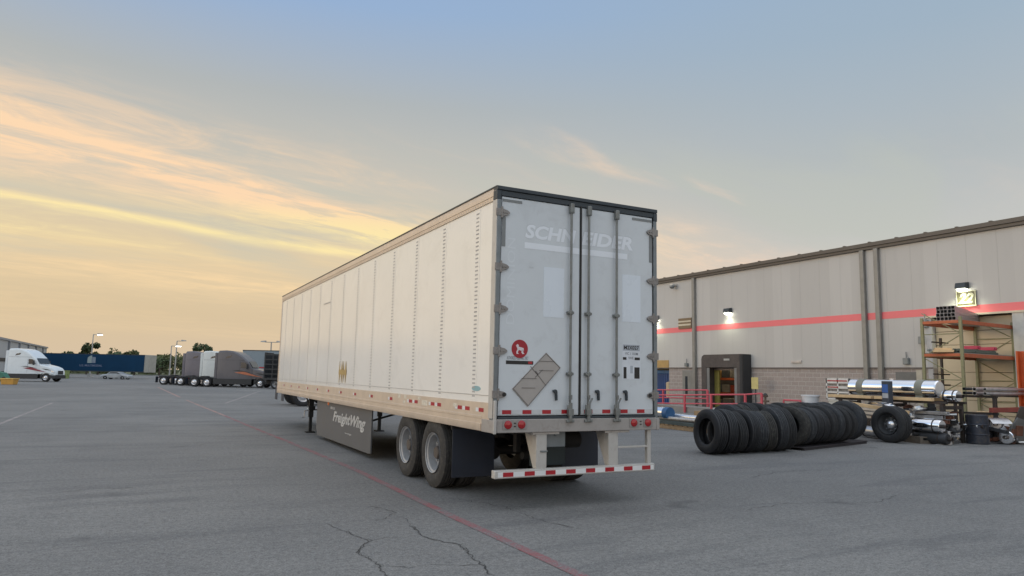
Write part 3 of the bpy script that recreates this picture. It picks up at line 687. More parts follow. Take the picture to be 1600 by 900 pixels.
# a tractor parked beyond the trailer's nose
tE = tractor((2.05, 27.95, 0), R(0), mat('paint_dark', (.06, .065, .08), .4, .2), 'dark tractor mostly hidden beyond the white trailer, its rear wheel under the nose', None, group=None)

# ================================================================== DISTANT TRAILERS
def van_trailer(loc, rz, body, label, ln_=16.15, frame=darkframe, group='parked trailers', zb=1.15, h=4.11):
    """tail at the origin, runs along +X, origin on its right-hand flank facing -Y"""
    t = thing('cargo_trailer', label, 'trailer', loc, rz, group)
    MB().box((0, 0, zb), (ln_, 2.59, h)).build('box_body', body, t, .03)
    r_ = MB().box((-.01, -.012, h - .10), (ln_ + .01, 2.60, h + .01)).box((-.01, -.012, zb - .06), (ln_ + .01, 2.6, zb + .10)); r_.build('frame_rail', frame, t)
    p_ = MB()
    for k in range(14): p_.box((.02 + k * (ln_ - .08) / 13, -.006, zb + .1), (.06 + k * (ln_ - .08) / 13, .0, h - .1))
    p_.build('side_post', body, t)
    for y in (.2, 2.35):
        for x in (1.6, 2.9):
            wh = make_wheel(t, (x, y, .508), -1 if y < 1 else 1, tm=rubber); wh.rotation_euler = (0, 0, R(90))
        MB().box((12.6, y - .06, .15), (12.75, y + .08, zb)).box((12.5, y - .12, 0), (12.85, y + .14, .15)).build('landing_leg', under, t)
    MB().box((.6, .7, .7), (4.2, 1.9, zb - .04)).build('suspension', under, t)
    MB().box((-.02, .1, .45), (.06, 2.5, .58)).box((-.0, .7, .55), (.05, .8, zb)).box((-.0, 1.8, .55), (.05, 1.9, zb)).build('rear_bumper', steel, t)
    return t
blue = mat('container_blue', (.008, .042, .095), .75, var=.08, scale=.5, spec=.15)
P0, h = side_on(68, 232, 106)
bl = van_trailer(P0, h, blue, 'long dark blue container trailer seen broadside across the yard', 19.0); bl.scale = (.80, .84, .87)
lb = MB(); pale = mat('emblem_pale', (.30, .36, .36), .6)
lb.prism([(8.4, 2.55), (8.4, 3.45), (8.8, 3.75), (9.2, 3.85), (9.2, 2.55)], 'y', -.016, -.001, 0).prism([(9.25, 2.55), (9.25, 3.6), (9.9, 3.55), (9.9, 2.55)], 'y', -.016, -.001, 1)
for k in range(4): lb.box((9.3, -.02, 2.7 + k * .22), (9.85, -.0165, 2.78 + k * .22), 0)
lb.build('building_emblem', [pale, mat('emblem_slate', (.16, .19, .28), .6)], bl)
text('trailer_lettering', 'U.S. MULTIMODAL', mat('lettering_slate', (.17, .20, .30), .6), bl, (7.0, -.001, 1.95), MREAR, 4.2, .35, 0, .02, .01)
MB().box((19.0, .02, 1.1), (19.9, 2.57, 4.1)).build('nose_unit', mat('nose_grey', (.36, .35, .31), .6), bl, .03)
# white vans standing nose-on at the far left
whitebox = mat('van_white', (.50, .52, .55), .45, var=.05, scale=.6)
lpx = at(-60, 74)
fwh = thing('far_warehouse', 'long pale grey warehouse behind the white tractor at the left edge', 'building', (-26.0, 96.0, 0), 0)
MB().box((-30, 0, 0), (0, 108, 6.0)).build('wall', mat('far_wall', (.42, .44, .46), .6, var=.06, scale=.3), fwh)
MB().box((-30.2, -.2, 6.0), (.25, 108.2, 6.35)).build('roof_edge', mat('far_trim', (.30, .31, .33), .6), fwh)
for k in range(9): MB().box((.0, 3 + k * 12, .0), (.3, 3.6 + k * 12, 6.0)).build('downpipe', mat('far_pipe', (.24, .25, .27), .6), fwh)
MB().box((.0, 4, 2.3), (.12, 106, 2.9)).build('dark_band', plast, fwh)
for k in range(8): MB().box((.0, 5.4 + k * 12, .9), (.1, 8.2 + k * 12, 2.2)).build('dock_door', mat('far_door', (.5, .5, .5), .6), fwh)
# pale van and dark stake body beyond the grey tractor
P0, h = side_on(380, 560, 88)
gv = van_trailer(P0, h, mat('van_bluegrey', (.22, .27, .31), .5, var=.05), 'blue grey van trailer seen over the hood of the grey tractor', 16.15)
MB().box((1.5, -.014, 1.9), (3.2, -.007, 2.05)).build('red_mark', redt, gv)
P0, h = side_on(415, 500, 64)
sb = thing('stake_trailer', 'black open stake sided trailer showing just left of the white trailer nose', 'trailer', P0, h); sb.scale = (.9, .9, .86)
b = MB().box((0, 0, .95), (9, 2.4, 1.15))
b.build('deck', plast, sb)
b = MB()
for k in range(12):
    b.box((k * .8, -.02, 1.15), (k * .8 + .09, .04, 3.75))
for z in (1.5, 2.0, 2.5, 3.0, 3.5): b.box((0, -.04, z), (8.9, -.021, z + .12))
b.box((-.02, 0, 1.15), (.04, 2.4, 3.8)); b.build('stake_side', plast, sb)
MB().box((.1, 2.3, 1.15), (8.9, 2.36, 3.7)).build('far_side', plast, sb)
for x in (1.2, 2.4):
    for y in (.2, 2.2):
        wh = make_wheel(sb, (x, y, .508), -1 if y < 1 else 1, tm=rubber); wh.rotation_euler = (0, 0, R(90))
MB().box((.1, .6, .5), (8.8, 1.8, .95)).build('suspension', under, sb)
# low things in front of the blue trailer
fp = at(172, 118); a, h = side_on(165, 210, 99)
fb = thing('parked_car', 'low pale car parked beneath the right half of the blue trailer', 'car', a, h); fb.scale = (.82, .85, .72)
MB().loft([[(x, -.85, .3), (x, -.88, z * .75), (x, -.7, z), (x, .7, z), (x, .88, z * .75), (x, .85, .3)] for x, z in ((0, .7), (.3, .92), (1.0, 1.0), (1.5, 1.42), (2.8, 1.45), (3.6, 1.05), (4.4, .9), (4.7, .65))]).build('body', mat('car_white', (.30, .32, .34), .35, coat=.4), fb)
MB().prism([(1.3, 1.02), (1.65, 1.34), (2.75, 1.37), (3.3, 1.05)], 'y', -.86, .86).build('window', glass, fb)
for x in (.85, 3.75):
    for y in (-.82, .82): 
        q = MB().lathe([(-.1, .18), (-.1, .32), (.1, .32), (.1, .18)], (0, 0, 0), 'y', 20).build('wheel', rubber, fb); q.location = (x, y, .32)
yb = at(20, 62)
b = thing('plastic_bin', 'yellow orange plastic bin standing near the white tractor', 'bin', yb, R(-25)); b.scale = (.72, .72, .85)
MB().loft([[(-.7, -.4, .0), (.7, -.4, 0), (.7, .4, 0), (-.7, .4, 0)], [(-.8, -.5, .55), (.8, -.5, .55), (.8, .5, .55), (-.8, .5, .55)]]).build('tub', mat('bin_yellow', (.62, .33, .07), .5), b, .03)
MB().box((-.85, -.55, .55), (.85, .55, .64)).build('lid', mat('bin_lid', (.66, .42, .12), .5), b, .02)
gb = at(6, 64)
b = thing('machine', 'small green yard machine between the yellow bin and the white trailer', 'machine', gb, R(-25)); b.scale = (.62, .62, .9)
MB().loft([[(-1.3, -.6, .3), (1.3, -.6, .3), (1.3, .6, .3), (-1.3, .6, .3)], [(-1.1, -.5, 1.3), (.5, -.5, 1.1), (.5, .5, 1.1), (-1.1, .5, 1.3)]]).build('body', mat('machine_green', (.03, .16, .11), .5), b, .04)
for x in (-.8, .8):
    for y in (-.6, .6): MB().lathe([(-.1, .15), (-.1, .35), (.1, .35), (.1, .15)], (x, y, .35), 'y', 18).build('wheel', rubber, b)
pb = at(106, 97)
b = thing('utility_box', 'yellow green utility box just right of the white tractor', 'box', pb, R(-25))
MB().box((-.4, -.3, 0), (.4, .3, 1.0)).box((-.44, -.34, 1.0), (.44, .34, 1.08)).build('cabinet', mat('box_green', (.22, .28, .10), .5), b, .03)

# ================================================================== TREES
def leafmat(name, c):
    m = bpy.data.materials.new(name); m.use_nodes = True; t = NT(m.node_tree); b = t.n['Principled BSDF']
    v = t.new('ShaderNodeTexCoord').outputs['Object']
    t.l.new(t.mix(t.ramp(t.noise(v, 1.3, 4), .3, .7), tuple(x * .6 for x in c), tuple(x * 1.4 for x in c)), b.inputs['Base Color'])
    b.inputs['Roughness'].default_value = .7; return m
leafs = [leafmat('leaf_dark', (.045, .07, .022)), leafmat('leaf_olive', (.085, .095, .03)), leafmat('leaf_mid', (.055, .085, .03))]
bark = mat('bark', (.09, .07, .05), .9)
def crown(b, c, rad, n, size):
    cl_ = []
    for k in range(max(5, int(n / 130))):
        a = random.uniform(0, 6.28); e = random.uniform(-.7, 1); q = random.uniform(.25, .85)
        cl_.append((Vector((c[0] + rad[0] * q * math.cos(a) * math.sqrt(max(0, 1 - e * e * .6)), c[1] + rad[0] * q * math.sin(a), c[2] + rad[1] * q * e)), random.uniform(.28, .5) * rad[0]))
    for k in range(n):
        cc_, rr = random.choice(cl_)
        d_ = Vector((random.gauss(0, 1), random.gauss(0, 1), random.gauss(0, .8))).normalized() * rr * random.uniform(.5, 1.05)
        p = cc_ + d_; s = size * random.uniform(.6, 1.4)
        u = Vector((random.uniform(-1, 1), random.uniform(-1, 1), random.uniform(-1, 1))).normalized(); v = u.orthogonal().normalized()
        b.quad([p - u * s, p - v * s * .7, p + u * s, p + v * s * .7])
def tree(loc, ht, wd, label, m, n=900, group='trees beyond the yard'):
    t = thing('tree', label, 'tree', loc, 0, group)
    tk = MB(); tk.cyl((0, 0, 0), (random.uniform(-.2, .2), 0, ht * .55), .22, 8, 0, .12)
    for k in range(5):
        a = k * 1.3; tk.cyl((0, 0, ht * (.35 + .04 * k)), (math.cos(a) * wd * .3, math.sin(a) * wd * .3, ht * (.6 + .05 * k)), .09, 6, 0, .03)
    tk.build('trunk', bark, t)
    c = MB(); crown(c, (0, 0, ht * .66), (wd / 2, ht * .34), n, .26); c.build('crown', m, t, smooth=False)
    return t
for px, dd, ht, wd, m, lb_ in ((139, 150, 6.9, 4.2, 0, 'tall dark tree rising above the middle of the blue trailer'), (156, 152, 4.8, 4.0, 1, 'low pale tree just right of the tallest one over the blue trailer'),
        (193, 155, 5.6, 6.0, 1, 'broad olive tree over the right third of the blue trailer'), (213, 158, 5.2, 4.0, 0, 'small round tree near the right end of the blue trailer'), (178, 150, 4.7, 4.5, 2, 'low bushy tree left of the broad olive one'),
        (319, 150, 7.0, 4.2, 2, 'round crowned tree standing up between the grey sleeper cabs'), (98, 160, 4.9, 5, 0, 'low tree barely showing above the left end of the blue trailer'), (276, 165, 4.6, 8, 1, 'wide olive tree behind the tall pole'), (252, 160, 4.2, 7, 0, 'dark bushy tree right of the blue trailer')):
    tree(at(px, dd), ht, wd, lb_, leafs[m], 1100)
b = MB(); f2 = Vector((math.sin(YAW), math.cos(YAW), 0))
for k in range(5600):
    a = R(random.uniform(-110, 32)); rr = random.uniform(190, 215) if a > R(-40) else random.uniform(150, 185)
    hgt = 3.0 + 1.6 * math.sin(a * 17) + 1.2 * math.sin(a * 41 + 1)
    p = Vector((CAM.x + math.sin(a) * rr, CAM.y + math.cos(a) * rr, random.uniform(0, max(1.5, hgt)))); s = random.uniform(.7, 1.5)
    u = Vector((random.uniform(-1, 1), random.uniform(-1, 1), random.uniform(-.6, .6))).normalized(); v = u.orthogonal().normalized()
    b.quad([p - u * s, p - v * s * .8, p + u * s, p + v * s * .8])
o = stuff(b.build('distant_wood', leafs[1], smooth=False)); tag(o, 'low olive woodland along the horizon past the trailers', 'woodland')
gr = MB(); gr.quad([(-600, 175, .01), (600, 175, .01), (600, 900, .01), (-600, 900, .01)]); gr.quad([(-600, -300, .01), (-140, -300, .01), (-140, 175, .01), (-600, 175, .01)])
struct(gr.build('grass_verge', leafmat('verge_grass', (.10, .115, .05)), smooth=False))

# ================================================================== YARD POLES
lampw = emis('lamp_glow', (1, .97, .88), 9.0)
def pole(px, dist, ht, label, lit=True, arms=2):
    t = thing('light_pole', label, 'light pole', at(px, dist), -YAW, 'yard light poles')
    MB().cyl((0, 0, 0), (0, 0, ht), .13, 10, 0, .08).box((-.3, -.3, 0), (.3, .3, .5)).build('pole', mat('pole_grey', (.36, .35, .33), .6), t)
    MB().cyl((-.9 if arms > 1 else 0, 0, ht), (.9, 0, ht), .05, 8).build('arm', MATS['pole_grey'], t)
    for s in ((-1, 1) if arms > 1 else (1,)):
        hd_ = MB().loft([[(s * .75, -.3, ht - .03), (s * 1.5, -.25, ht - .0), (s * 1.5, .25, ht - .0), (s * .75, .3, ht - .03)], [(s * .8, -.2, ht + .22), (s * 1.4, -.16, ht + .16), (s * 1.4, .16, ht + .16), (s * .8, .2, ht + .22)]]).build('lamp_head', MATS['pole_grey'], t)
        if lit: MB().box((min(s * .8, s * 1.45), -.24, ht - .10), (max(s * .8, s * 1.45), .24, ht - .035)).build('lamp_lens', lampw, hd_)
pole(144, 120, 7.1, 'slim light pole with one lit head above the blue trailer', True, 1)
pole(268, 116, 5.3, 'pale light pole with one lit head right of the blue trailer', True, 1)
pole(276, 118, 6.2, 'unlit light pole just beside the lit one right of the blue trailer', False, 1)
pole(424, 100, 5.6, 'faint unlit light pole just left of the white trailer', False, 2)

# ================================================================== WAREHOUSE
WX = 24.0; Y0, Y1 = -22.0, 78.0; ZE = 7.42; ZM = 2.28
bd = thing('warehouse', 'long beige metal warehouse with block base and red stripe along the right', 'building', (WX, 0, 0))
def wallmat(name, c, step, dark=.82):
    m = bpy.data.materials.new(name); m.use_nodes = True; t = NT(m.node_tree); b = t.n['Principled BSDF']
    v = t.new('ShaderNodeTexCoord').outputs['Object']; x, y, z = t.sep(v)
    fr = t.math('FRACT', t.math('ADD', t.math('DIVIDE', y, step), 50.0))
    ds = t.math('ABSOLUTE', t.math('SUBTRACT', fr, .5))
    gro = t.ramp(ds, .482, .497, True)
    pid = t.math('FLOOR', t.math('ADD', t.math('DIVIDE', y, step), 50.5))
    wn = t.new('ShaderNodeTexWhiteNoise', noise_dimensions='1D'); t.l.new(pid, wn.inputs['W'])
    c1 = t.mix(wn.outputs['Value'], tuple(q * .95 for q in c), tuple(q * 1.04 for q in c))
    c1 = t.mix(t.math('MULTIPLY', t.ramp(t.noise(t.comb(0.0, t.math('MULTIPLY', y, 2.0), t.math('MULTIPLY', z, .3)), 1.0, 6, .6), .5, .75), .25), c1, tuple(q * .8 for q in c))
    t.l.new(t.mix(t.math('MULTIPLY', gro, .16), c1, tuple(q * .45 for q in c)), b.inputs['Base Color'])
    b.inputs['Roughness'].default_value = .55
    bn = t.new('ShaderNodeBump'); bn.inputs['Strength'].default_value = .3; bn.inputs['Distance'].default_value = .03
    t.l.new(t.math('SUBTRACT', 1.0, gro), bn.inputs['Height']); t.l.new(bn.outputs[0], b.inputs['Normal'])
    return m
clad = wallmat('metal_cladding', (.49, .480, .465), 1.12)
def blockmat():
    m = bpy.data.materials.new('split_block'); m.use_nodes = True; t = NT(m.node_tree); b = t.n['Principled BSDF']
    v = t.new('ShaderNodeTexCoord').outputs['Object']; x, y, z = t.sep(v)
    br = t.new('ShaderNodeTexBrick'); t.l.new(t.comb(y, z, 0.0), br.inputs['Vector'])
    br.inputs['Color1'].default_value = (.35, .30, .275, 1); br.inputs['Color2'].default_value = (.39, .335, .31, 1); br.inputs['Mortar'].default_value = (.50, .46, .43, 1)
    br.inputs['Scale'].default_value = 1.0; br.inputs['Mortar Size'].default_value = .014; br.inputs['Brick Width'].default_value = .42; br.inputs['Row Height'].default_value = .205
    n = t.noise(v, 14, 5, .7)
    t.l.new(t.mix(t.math('MULTIPLY', t.ramp(n, .4, .7), .35), br.outputs['Color'], (.22, .19, .175)), b.inputs['Base Color']); b.inputs['Roughness'].default_value = .9
    bn = t.new('ShaderNodeBump'); bn.inputs['Strength'].default_value = .8; bn.inputs['Distance'].default_value = .02
    t.l.new(t.math('ADD', t.math('MULTIPLY', br.outputs['Fac'], -.6), n), bn.inputs['Height']); t.l.new(bn.outputs[0], b.inputs['Normal'])
    return m
block = blockmat()
# openings: (y0, y1, top)
OPEN = [(-6.0, 9.35, 4.28), (19.33, 21.57, 2.16), (25.40, 29.5, 2.74)]
def wallrun(x0, x1, zlo, zhi, material, name):
    y = Y0; b = MB()
    for (a, c, tp_) in OPEN:
        if tp_ <= zlo: continue
        b.box((x0, y, zlo), (x1, a, zhi))
        if tp_ < zhi: b.box((x0, a, tp_), (x1, c, zhi))
        else: b.build(name, material, bd, smooth=False); b = MB()
        y = c
    b.box((x0, y, zlo), (x1, Y1, zhi)); b.build(name, material, bd, smooth=False)
wallrun(-.03, .22, ZM, ZE, clad, 'metal_wall')
wallrun(.0, .25, 0, ZM - .004, block, 'block_wall')
MB().box((-.05, 9.36, ZM - .03), (-.031, Y1, ZM + .03)).build('flashing', mat('flashing_brown', (.13, .11, .105), .6), bd)
stripe_m = mat('stripe_red', (.80, .17, .19), .45, var=.04, scale=.8)
MB().box((-.036, Y0, 4.36), (-.0305, Y1, 4.66)).build('red_stripe', stripe_m, bd, smooth=False)
tm_ = mat('trim_bronze', (.10, .088, .078), .5, .2)
MB().prism([(-.16, ZE + .02), (-.16, ZE + .12), (-.22, ZE + .14), (-.22, ZE + .30), (.3, ZE + .34), (.3, ZE - .0), (-.028, ZE - .0)], 'y', Y0 - .3, Y1 + .3).build('eave_gutter', tm_, bd)
MB().prism([(-.20, ZE + .301), (.3, ZE + .345), (40, ZE + 1.6), (40, ZE + 1.2), (.3, ZE + .0)], 'y', Y0 - .2, Y1 + .2).build('roof', mat('roof_metal', (.42, .40, .38), .5, .3), bd)
b = MB()
for k in range(80): y = Y0 + k * 1.25; b.box((-.23, y, ZE + .30), (.15, y + .1, ZE + .335))
b.build('eave_clip', tm_, bd)
MB().box((.25, Y0, 0), (40, Y0 + .25, ZE)).box((.25, Y1 - .25, 0), (40, Y1, ZE)).box((39.8, Y0, 0), (40, Y1, ZE)).build('end_wall', clad, bd)
dpm = mat('downpipe_grey', (.24, .235, .22), .5, .2)
for y in (12.23, 11.55, 23.05, 40.0, 60.0):
    MB().box((-.20, y - .1, .1), (-.04, y + .1, ZE + .01)).build('downpipe', dpm, bd, .01)
# interior box so the openings look into a dim shed
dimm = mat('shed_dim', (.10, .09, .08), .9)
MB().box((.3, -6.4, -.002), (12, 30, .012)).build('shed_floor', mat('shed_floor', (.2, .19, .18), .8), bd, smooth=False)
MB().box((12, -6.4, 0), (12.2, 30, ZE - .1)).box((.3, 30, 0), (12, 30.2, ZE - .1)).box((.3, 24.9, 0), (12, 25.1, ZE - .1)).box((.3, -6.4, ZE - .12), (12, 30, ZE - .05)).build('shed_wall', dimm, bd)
# dock shelter
dk = mat('dock_black', (.035, .035, .037), .75); dkb = mat('dock_canvas', (.085, .072, .066), .8, var=.2, dirt=(.15, .12, .10), dirtamt=.4)
YL, YR = 21.95, 18.92
ds_ = MB().prism([(YR, 0), (YR, 2.92), (YR + .08, 2.99), (YL - .22, 2.99), (YL - .05, 2.9), (YL, 2.75), (YL, 0), (YL - .38, 0), (YL - .38, 2.3), (YR + .41, 2.3), (YR + .41, 0)], 'x', -.62, -.032).build('dock_shelter', dkb, bd)
MB().box((-.64, YR - .001, 0), (-.622, YR + .18, 2.98)).box((-.60, YR - .03, 0), (-.03, YR - .002, 2.98)).build('shelter_edge', dk, ds_)
MB().box((-.64, YR + .9, 2.66), (-.622, YR + 1.3, 2.76)).build('dock_label', mat('label_pale', (.4, .4, .38), .6), ds_)
MB().box((-.60, YR + .42, .0), (-.58, YR + .6, 2.28)).box((-.60, YL - .60, .0), (-.58, YL - .39, 2.28)).build('side_pad', mat('pad_grey', (.19, .19, .185), .7), ds_)
MB().box((-.1, 19.4, .0), (-.02, 19.75, 2.15)).box((-.1, 21.15, .0), (-.02, 21.5, 2.15)).build('dock_track', mat('track_yellow', (.30, .26, .07), .6), bd)
# stock seen inside the dock door
def storage_rack(loc, rz, label, bays, levels, ln_, dep, up, bm_, group='storage racks', braces=True):
    t = thing('storage_rack', label, 'rack', loc, rz, group)
    ht = max(levels) + .12
    for k in range(bays + 1):
        x = k * ln_
        fr = MB().box((x - .045, -.045, 0), (x + .045, .045, ht)).box((x - .045, dep - .045, 0), (x + .045, dep + .045, ht))
        fr.box((x - .09, -.09, 0), (x + .09, .09, .02)).box((x - .09, dep - .09, 0), (x + .09, dep + .09, .02))
        z = .25; s = 1
        while z < ht - .5:
            if braces: fr.tube([(x, .0 if s > 0 else dep, z), (x, dep if s > 0 else 0, z + .75)], .018, 6).tube([(x, 0, z), (x, dep, z)], .018, 6)
            z += .78; s = -s
        fr.build('upright_frame', up, t, .006)
        if k < bays:
            for z in levels:
                for y in (-.03, dep + .03):
                    MB().box((x + .046, y - .03, z - .13), (x + ln_ - .046, y + .03, z)).build('beam', bm_, t, .006)
    return t
rk_green = mat('rack_green', (.26, .25, .135), .55, var=.15, dirt=(.12, .09, .06), dirtamt=.4)
rk_orange = mat('rack_orange', (.46, .11, .04), .5, var=.15, dirt=(.16, .07, .04), dirtamt=.4)
storage_rack((WX + 3.3, 19.75, 0), R(90), 'orange storage rack stacked with goods inside the dock door', 2, (.9, 1.75, 2.7), 2.5, 1.1, rk_green, rk_orange, group='storage racks')
gc = [(.30, .18, .06), (.10, .16, .07), (.45, .36, .18), (.35, .06, .03), (.25, .25, .23), (.08, .09, .10)]
pos = [(20.6 + k * .62, z) for z in (.92, 1.77) for k in range(7)] + [(20.2 + k * .8, .02) for k in range(5)]
cols_ = ['brown', 'green', 'tan', 'red', 'grey', 'black']
lv = {.92: 'middle', 1.77: 'upper', .02: 'floor'}
for i, (y, z) in enumerate(pos):
    k = i % 6; c = MB(); w_ = random.uniform(.42, .56); hh = random.uniform(.35, .62)
    c.box((-.3, 0, 0), (.3, w_, hh)).box((-.31, w_ * .42, 0), (.31, w_ * .56, hh + .003))
    o = c.build('stock_box', mat('stock_' + cols_[k], gc[k], .7, var=.2), loc=(WX + (2.75 if z > .1 else 1.6), y, z), bevel=.01)
    tag(o, '%s goods box on the %s level inside the dock door' % (cols_[k], lv[z]), 'box', 'goods inside the dock door')
# added warm fill lights to brighten the shed interior, no fixtures modelled
ld = bpy.data.lights.new('shed_fill', 'AREA'); ld.energy = 130; ld.size = 1.2; ld.color = (1, .82, .55); lo = bpy.data.objects.new('shed_fill', ld); col.objects.link(lo); lo.location = (WX + 1.6, 21.6, 5.5)
ld2 = bpy.data.lights.new('shed_fill', 'AREA'); ld2.energy = 120; ld2.size = 1.2; ld2.color = (1, .82, .55); lo2 = bpy.data.objects.new('shed_fill', ld2); col.objects.link(lo2); lo2.location = (WX + 2.0, 27, 5.5)
# left opening: yellow lintel, blue container within
MB().box((-.06, 25.38, 2.30), (-.033, 29.6, 2.74)).build('lintel', mat('lintel_ochre', (.42, .27, .10), .6), bd)
b = thing('storage_container', 'dark blue steel container standing inside the left opening', 'container', (WX + .6, 26.0, 0), 0)
c = MB().box((0, 0, .1), (2.3, 2.8, 2.05))
for k in range(14): c.box((-.03, .08 + k * .2, .2), (-.001, .16 + k * .2, 1.95))
c.build('shell', mat('box_blue', (.015, .06, .20), .4), b, .01)
MB().box((-.05, 0, 1.95), (2.32, 2.82, 2.14)).build('rim', mat('box_blue_light', (.03, .12, .30), .4), b, .02)
c = MB().cyl((0, 0, 0), (0, 0, .8), .24, 16).lathe([(.8, .26), (.86, .22), (.9, .12), (.92, 0)], (0, 0, 0), 'z', 16, closed=False)
tag(c.build('drum', mat('drum_cream', (.48, .38, .25), .5), loc=(WX + .35, 25.75, .55)), 'cream topped drum at the right side of the left opening', 'drum')
# doors and boxes on the wall
pd = MB().box((-.06, 23.2, .02), (.03, 24.12, 2.10)).build('side_door', mat('door_grey', (.22, .215, .20), .5), bd, .01)
MB().box((-.07, 23.72, .8), (-.061, 23.92, 1.8)).build('door_window', glass, pd); MB().box((-.09, 23.26, .95), (-.061, 23.36, 1.02)).build('handle', steel, pd)
MB().box((-.052, 23.14, .0), (-.035, 24.18, 2.16)).build('door_frame', mat('frame_grey', (.26, .25, .235), .5), bd)
def wallbox(y, z, w_, h_, label, m=midframe, dpth=.12):
    o = MB().box((-dpth, -w_ / 2, -h_ / 2), (0, w_ / 2, h_ / 2)).box((-dpth - .012, -w_ / 2 + .02, -h_ / 2 + .02), (-dpth - .001, w_ / 2 - .02, h_ / 2 - .02)).cyl((-.05, 0, h_ / 2), (-.05, 0, h_ / 2 + .25), .02, 8)
    return tag(o.build('wall_box', m, loc=(WX - .05, y, z), bevel=.006), label, 'box', 'boxes on the warehouse wall')
wallbox(23.75, 2.46, .22, .2, 'tiny dark wall box above the grey side door')
wallbox(10.42, 2.56, .24, .26, 'dark switch box above the low grey shutter right of the twin downpipes')
wallbox(9.75, 3.40, .18, .3, 'dark control box left of the tan door, near the rack upright')
wallbox(9.55, 4.05, .2, .3, 'dark box under the red stripe at the left corner of the tan door')
vt = MB().box((-.05, -.3, -.06), (0, .3, .06)).box((-.07, -.28, -.01), (-.051, .28, .01)); tag(vt.build('wall_vent', mat('vent_pale', (.55, .50, .46), .6), loc=(WX - .035, 16.0, 2.58)), 'slim pale vent low on the cladding above the tyres', 'vent')
MB().box((-.05, 10.05, 1.2), (-.002, 10.95, 2.12)).build('shutter', mat('shutter_grey', (.15, .15, .145), .6), bd)
MB().box((-.08, 9.80, .0), (-.002, 10.04, 2.20)).build('door_jamb', mat('jamb_cream', (.48, .44, .36), .6), bd)
# the big tan door with its jambs, set back into the wall
tan = wallmat('tan_panel', (.40, .31, .19), 50)
td = MB()
for k in range(8): td.box((.22, 6.35, .01 + k * .53), (.27, 9.34, .525 + k * .53))
td.build('sectional_door', mat('door_tan', (.60, .50, .35), .6, var=.08, scale=.8), bd, .012)
MB().box((.27, 6.0, 0), (.32, 9.4, 4.28)).build('door_backing', mat('tan_dark', (.2, .15, .09), .8), bd)
MB().box((-.06, 5.95, 0), (.22, 6.34, 4.34)).build('door_column', mat('column_pale', (.58, .57, .53), .6), bd)
MB().box((-.034, -6, 0), (.2, 5.94, 4.3)).build('infill_wall', clad, bd)
MB().box((-.04, 9.36, .0), (.2, 9.56, 4.30)).build('door_column', mat('column_grey', (.40, .40, .41), .5), bd, .01)
MB().box((-.10, 5.9, 4.28), (.2, 9.56, 4.355)).build('door_lintel', mat('lintel_cream', (.62, .55, .42), .6), bd)

# wall lamps and signs
def wall_lamp(y, z, label, big=1.0, power=12):
    t = thing('wall_lamp', label, 'wall lamp', (WX - .04, y, z), 0, 'lit wall lamps on the warehouse')
    MB().prism([(-.0, .30 * big), (-.28 * big, .26 * big), (-.34 * big, .02), (0, 0.0)], 'y', -.22 * big, .22 * big).build('housing', darkframe, t, .02)
    MB().loft([[(-.30 * big, -.17 * big, -.002), (-.03, -.17 * big, -.002), (-.03, .17 * big, -.002), (-.30 * big, .17 * big, -.002)], [(-.24 * big, -.14 * big, -.10 * big), (-.05, -.14 * big, -.10 * big), (-.05, .14 * big, -.10 * big), (-.24 * big, .14 * big, -.10 * big)]]).build('lens', emis('lens_glow', (1.0, 1.0, .82), 12.0), t, .01)
    ld = bpy.data.lights.new('lamp_light', 'SPOT'); ld.energy = power; ld.spot_size = R(150); ld.spot_blend = .8; ld.color = (.95, 1.0, .72); ld.shadow_soft_size = .12
    lo = bpy.data.objects.new('lamp_light', ld); col.objects.link(lo); lo.parent = t; lo.location = (-.32, 0, -.16 * big)
wall_lamp(20.35, 5.23, 'lit black wall lamp above the dock shelter', .9, 45)
wall_lamp(26.45, 5.22, 'lit black wall lamp beside the rear edge of the white trailer', .9, 45)
wall_lamp(7.98, 5.30, 'lit black wall lamp shining on the number 22 sign', .9, 85)
sg = thing('number_sign', 'cream sign with the slanted number 22 under a lit lamp', 'sign', (WX - .05, 7.90, 4.64))
sgm = mat('sign_cream', (.66, .66, .46), .5, var=.04)
MB().box((-.05, -.36, 0), (0, .36, .58)).build('panel', mat('sign_olive', (.12, .11, .06), .6), sg, .01)
MB().box((-.054, -.37, -.012), (-.0, .37, .03)).box((-.054, -.37, .555), (.0, .37, .59)).box((-.056, .335, .03), (-.051, .365, .555)).box((-.056, -.365, .03), (-.051, -.335, .555)).build('frame', sgm, sg)
text('number', '22', sgm, sg, (-.0515, .31, .10), MLEFT, .60, .40, .35, .03, .006)
sg2 = thing('striped_sign', 'brown wall sign with two cream bars beside the far downpipe', 'sign', (WX - .05, 23.88, 4.55))
MB().box((-.05, -.55, 0), (0, .55, .62)).build('panel', mat('sign_brown', (.20, .14, .08), .6), sg2, .01)
MB().box((-.056, -.53, .38), (-.051, .53, .47)).box((-.056, -.53, .18), (-.051, .53, .28)).build('bar', mat('bar_cream', (.58, .52, .40), .5), sg2)
cd = thing('camera_dome', 'small white security camera dome under the eave', 'camera', (WX - .04, 24.7, 7.1))
MB().box((-.35, -.12, .05), (0, .12, .15)).build('bracket', mat('cam_white', (.62, .6, .56), .5), cd, .01)
MB().lathe([(.05, .15), (-.05, .15), (-.12, .10), (-.15, 0)], (-.28, 0, 0), 'z', 18, closed=False).build('dome', midframe, cd)
# yellow marker post and fire-point at the block wall
ys = thing('marker_post', 'yellow sign on a thin dark post before the block wall', 'sign', (23.2, 17.9, 0))
MB().cyl((0, 0, 0), (0, 0, 1.75), .035, 10).build('post', darkframe, ys); MB().box((-.05, -.22, 1.22), (-.03, .22, 1.80)).build('sign_plate', mat('sign_yellow', (.55, .48, .20), .5), ys, .006)

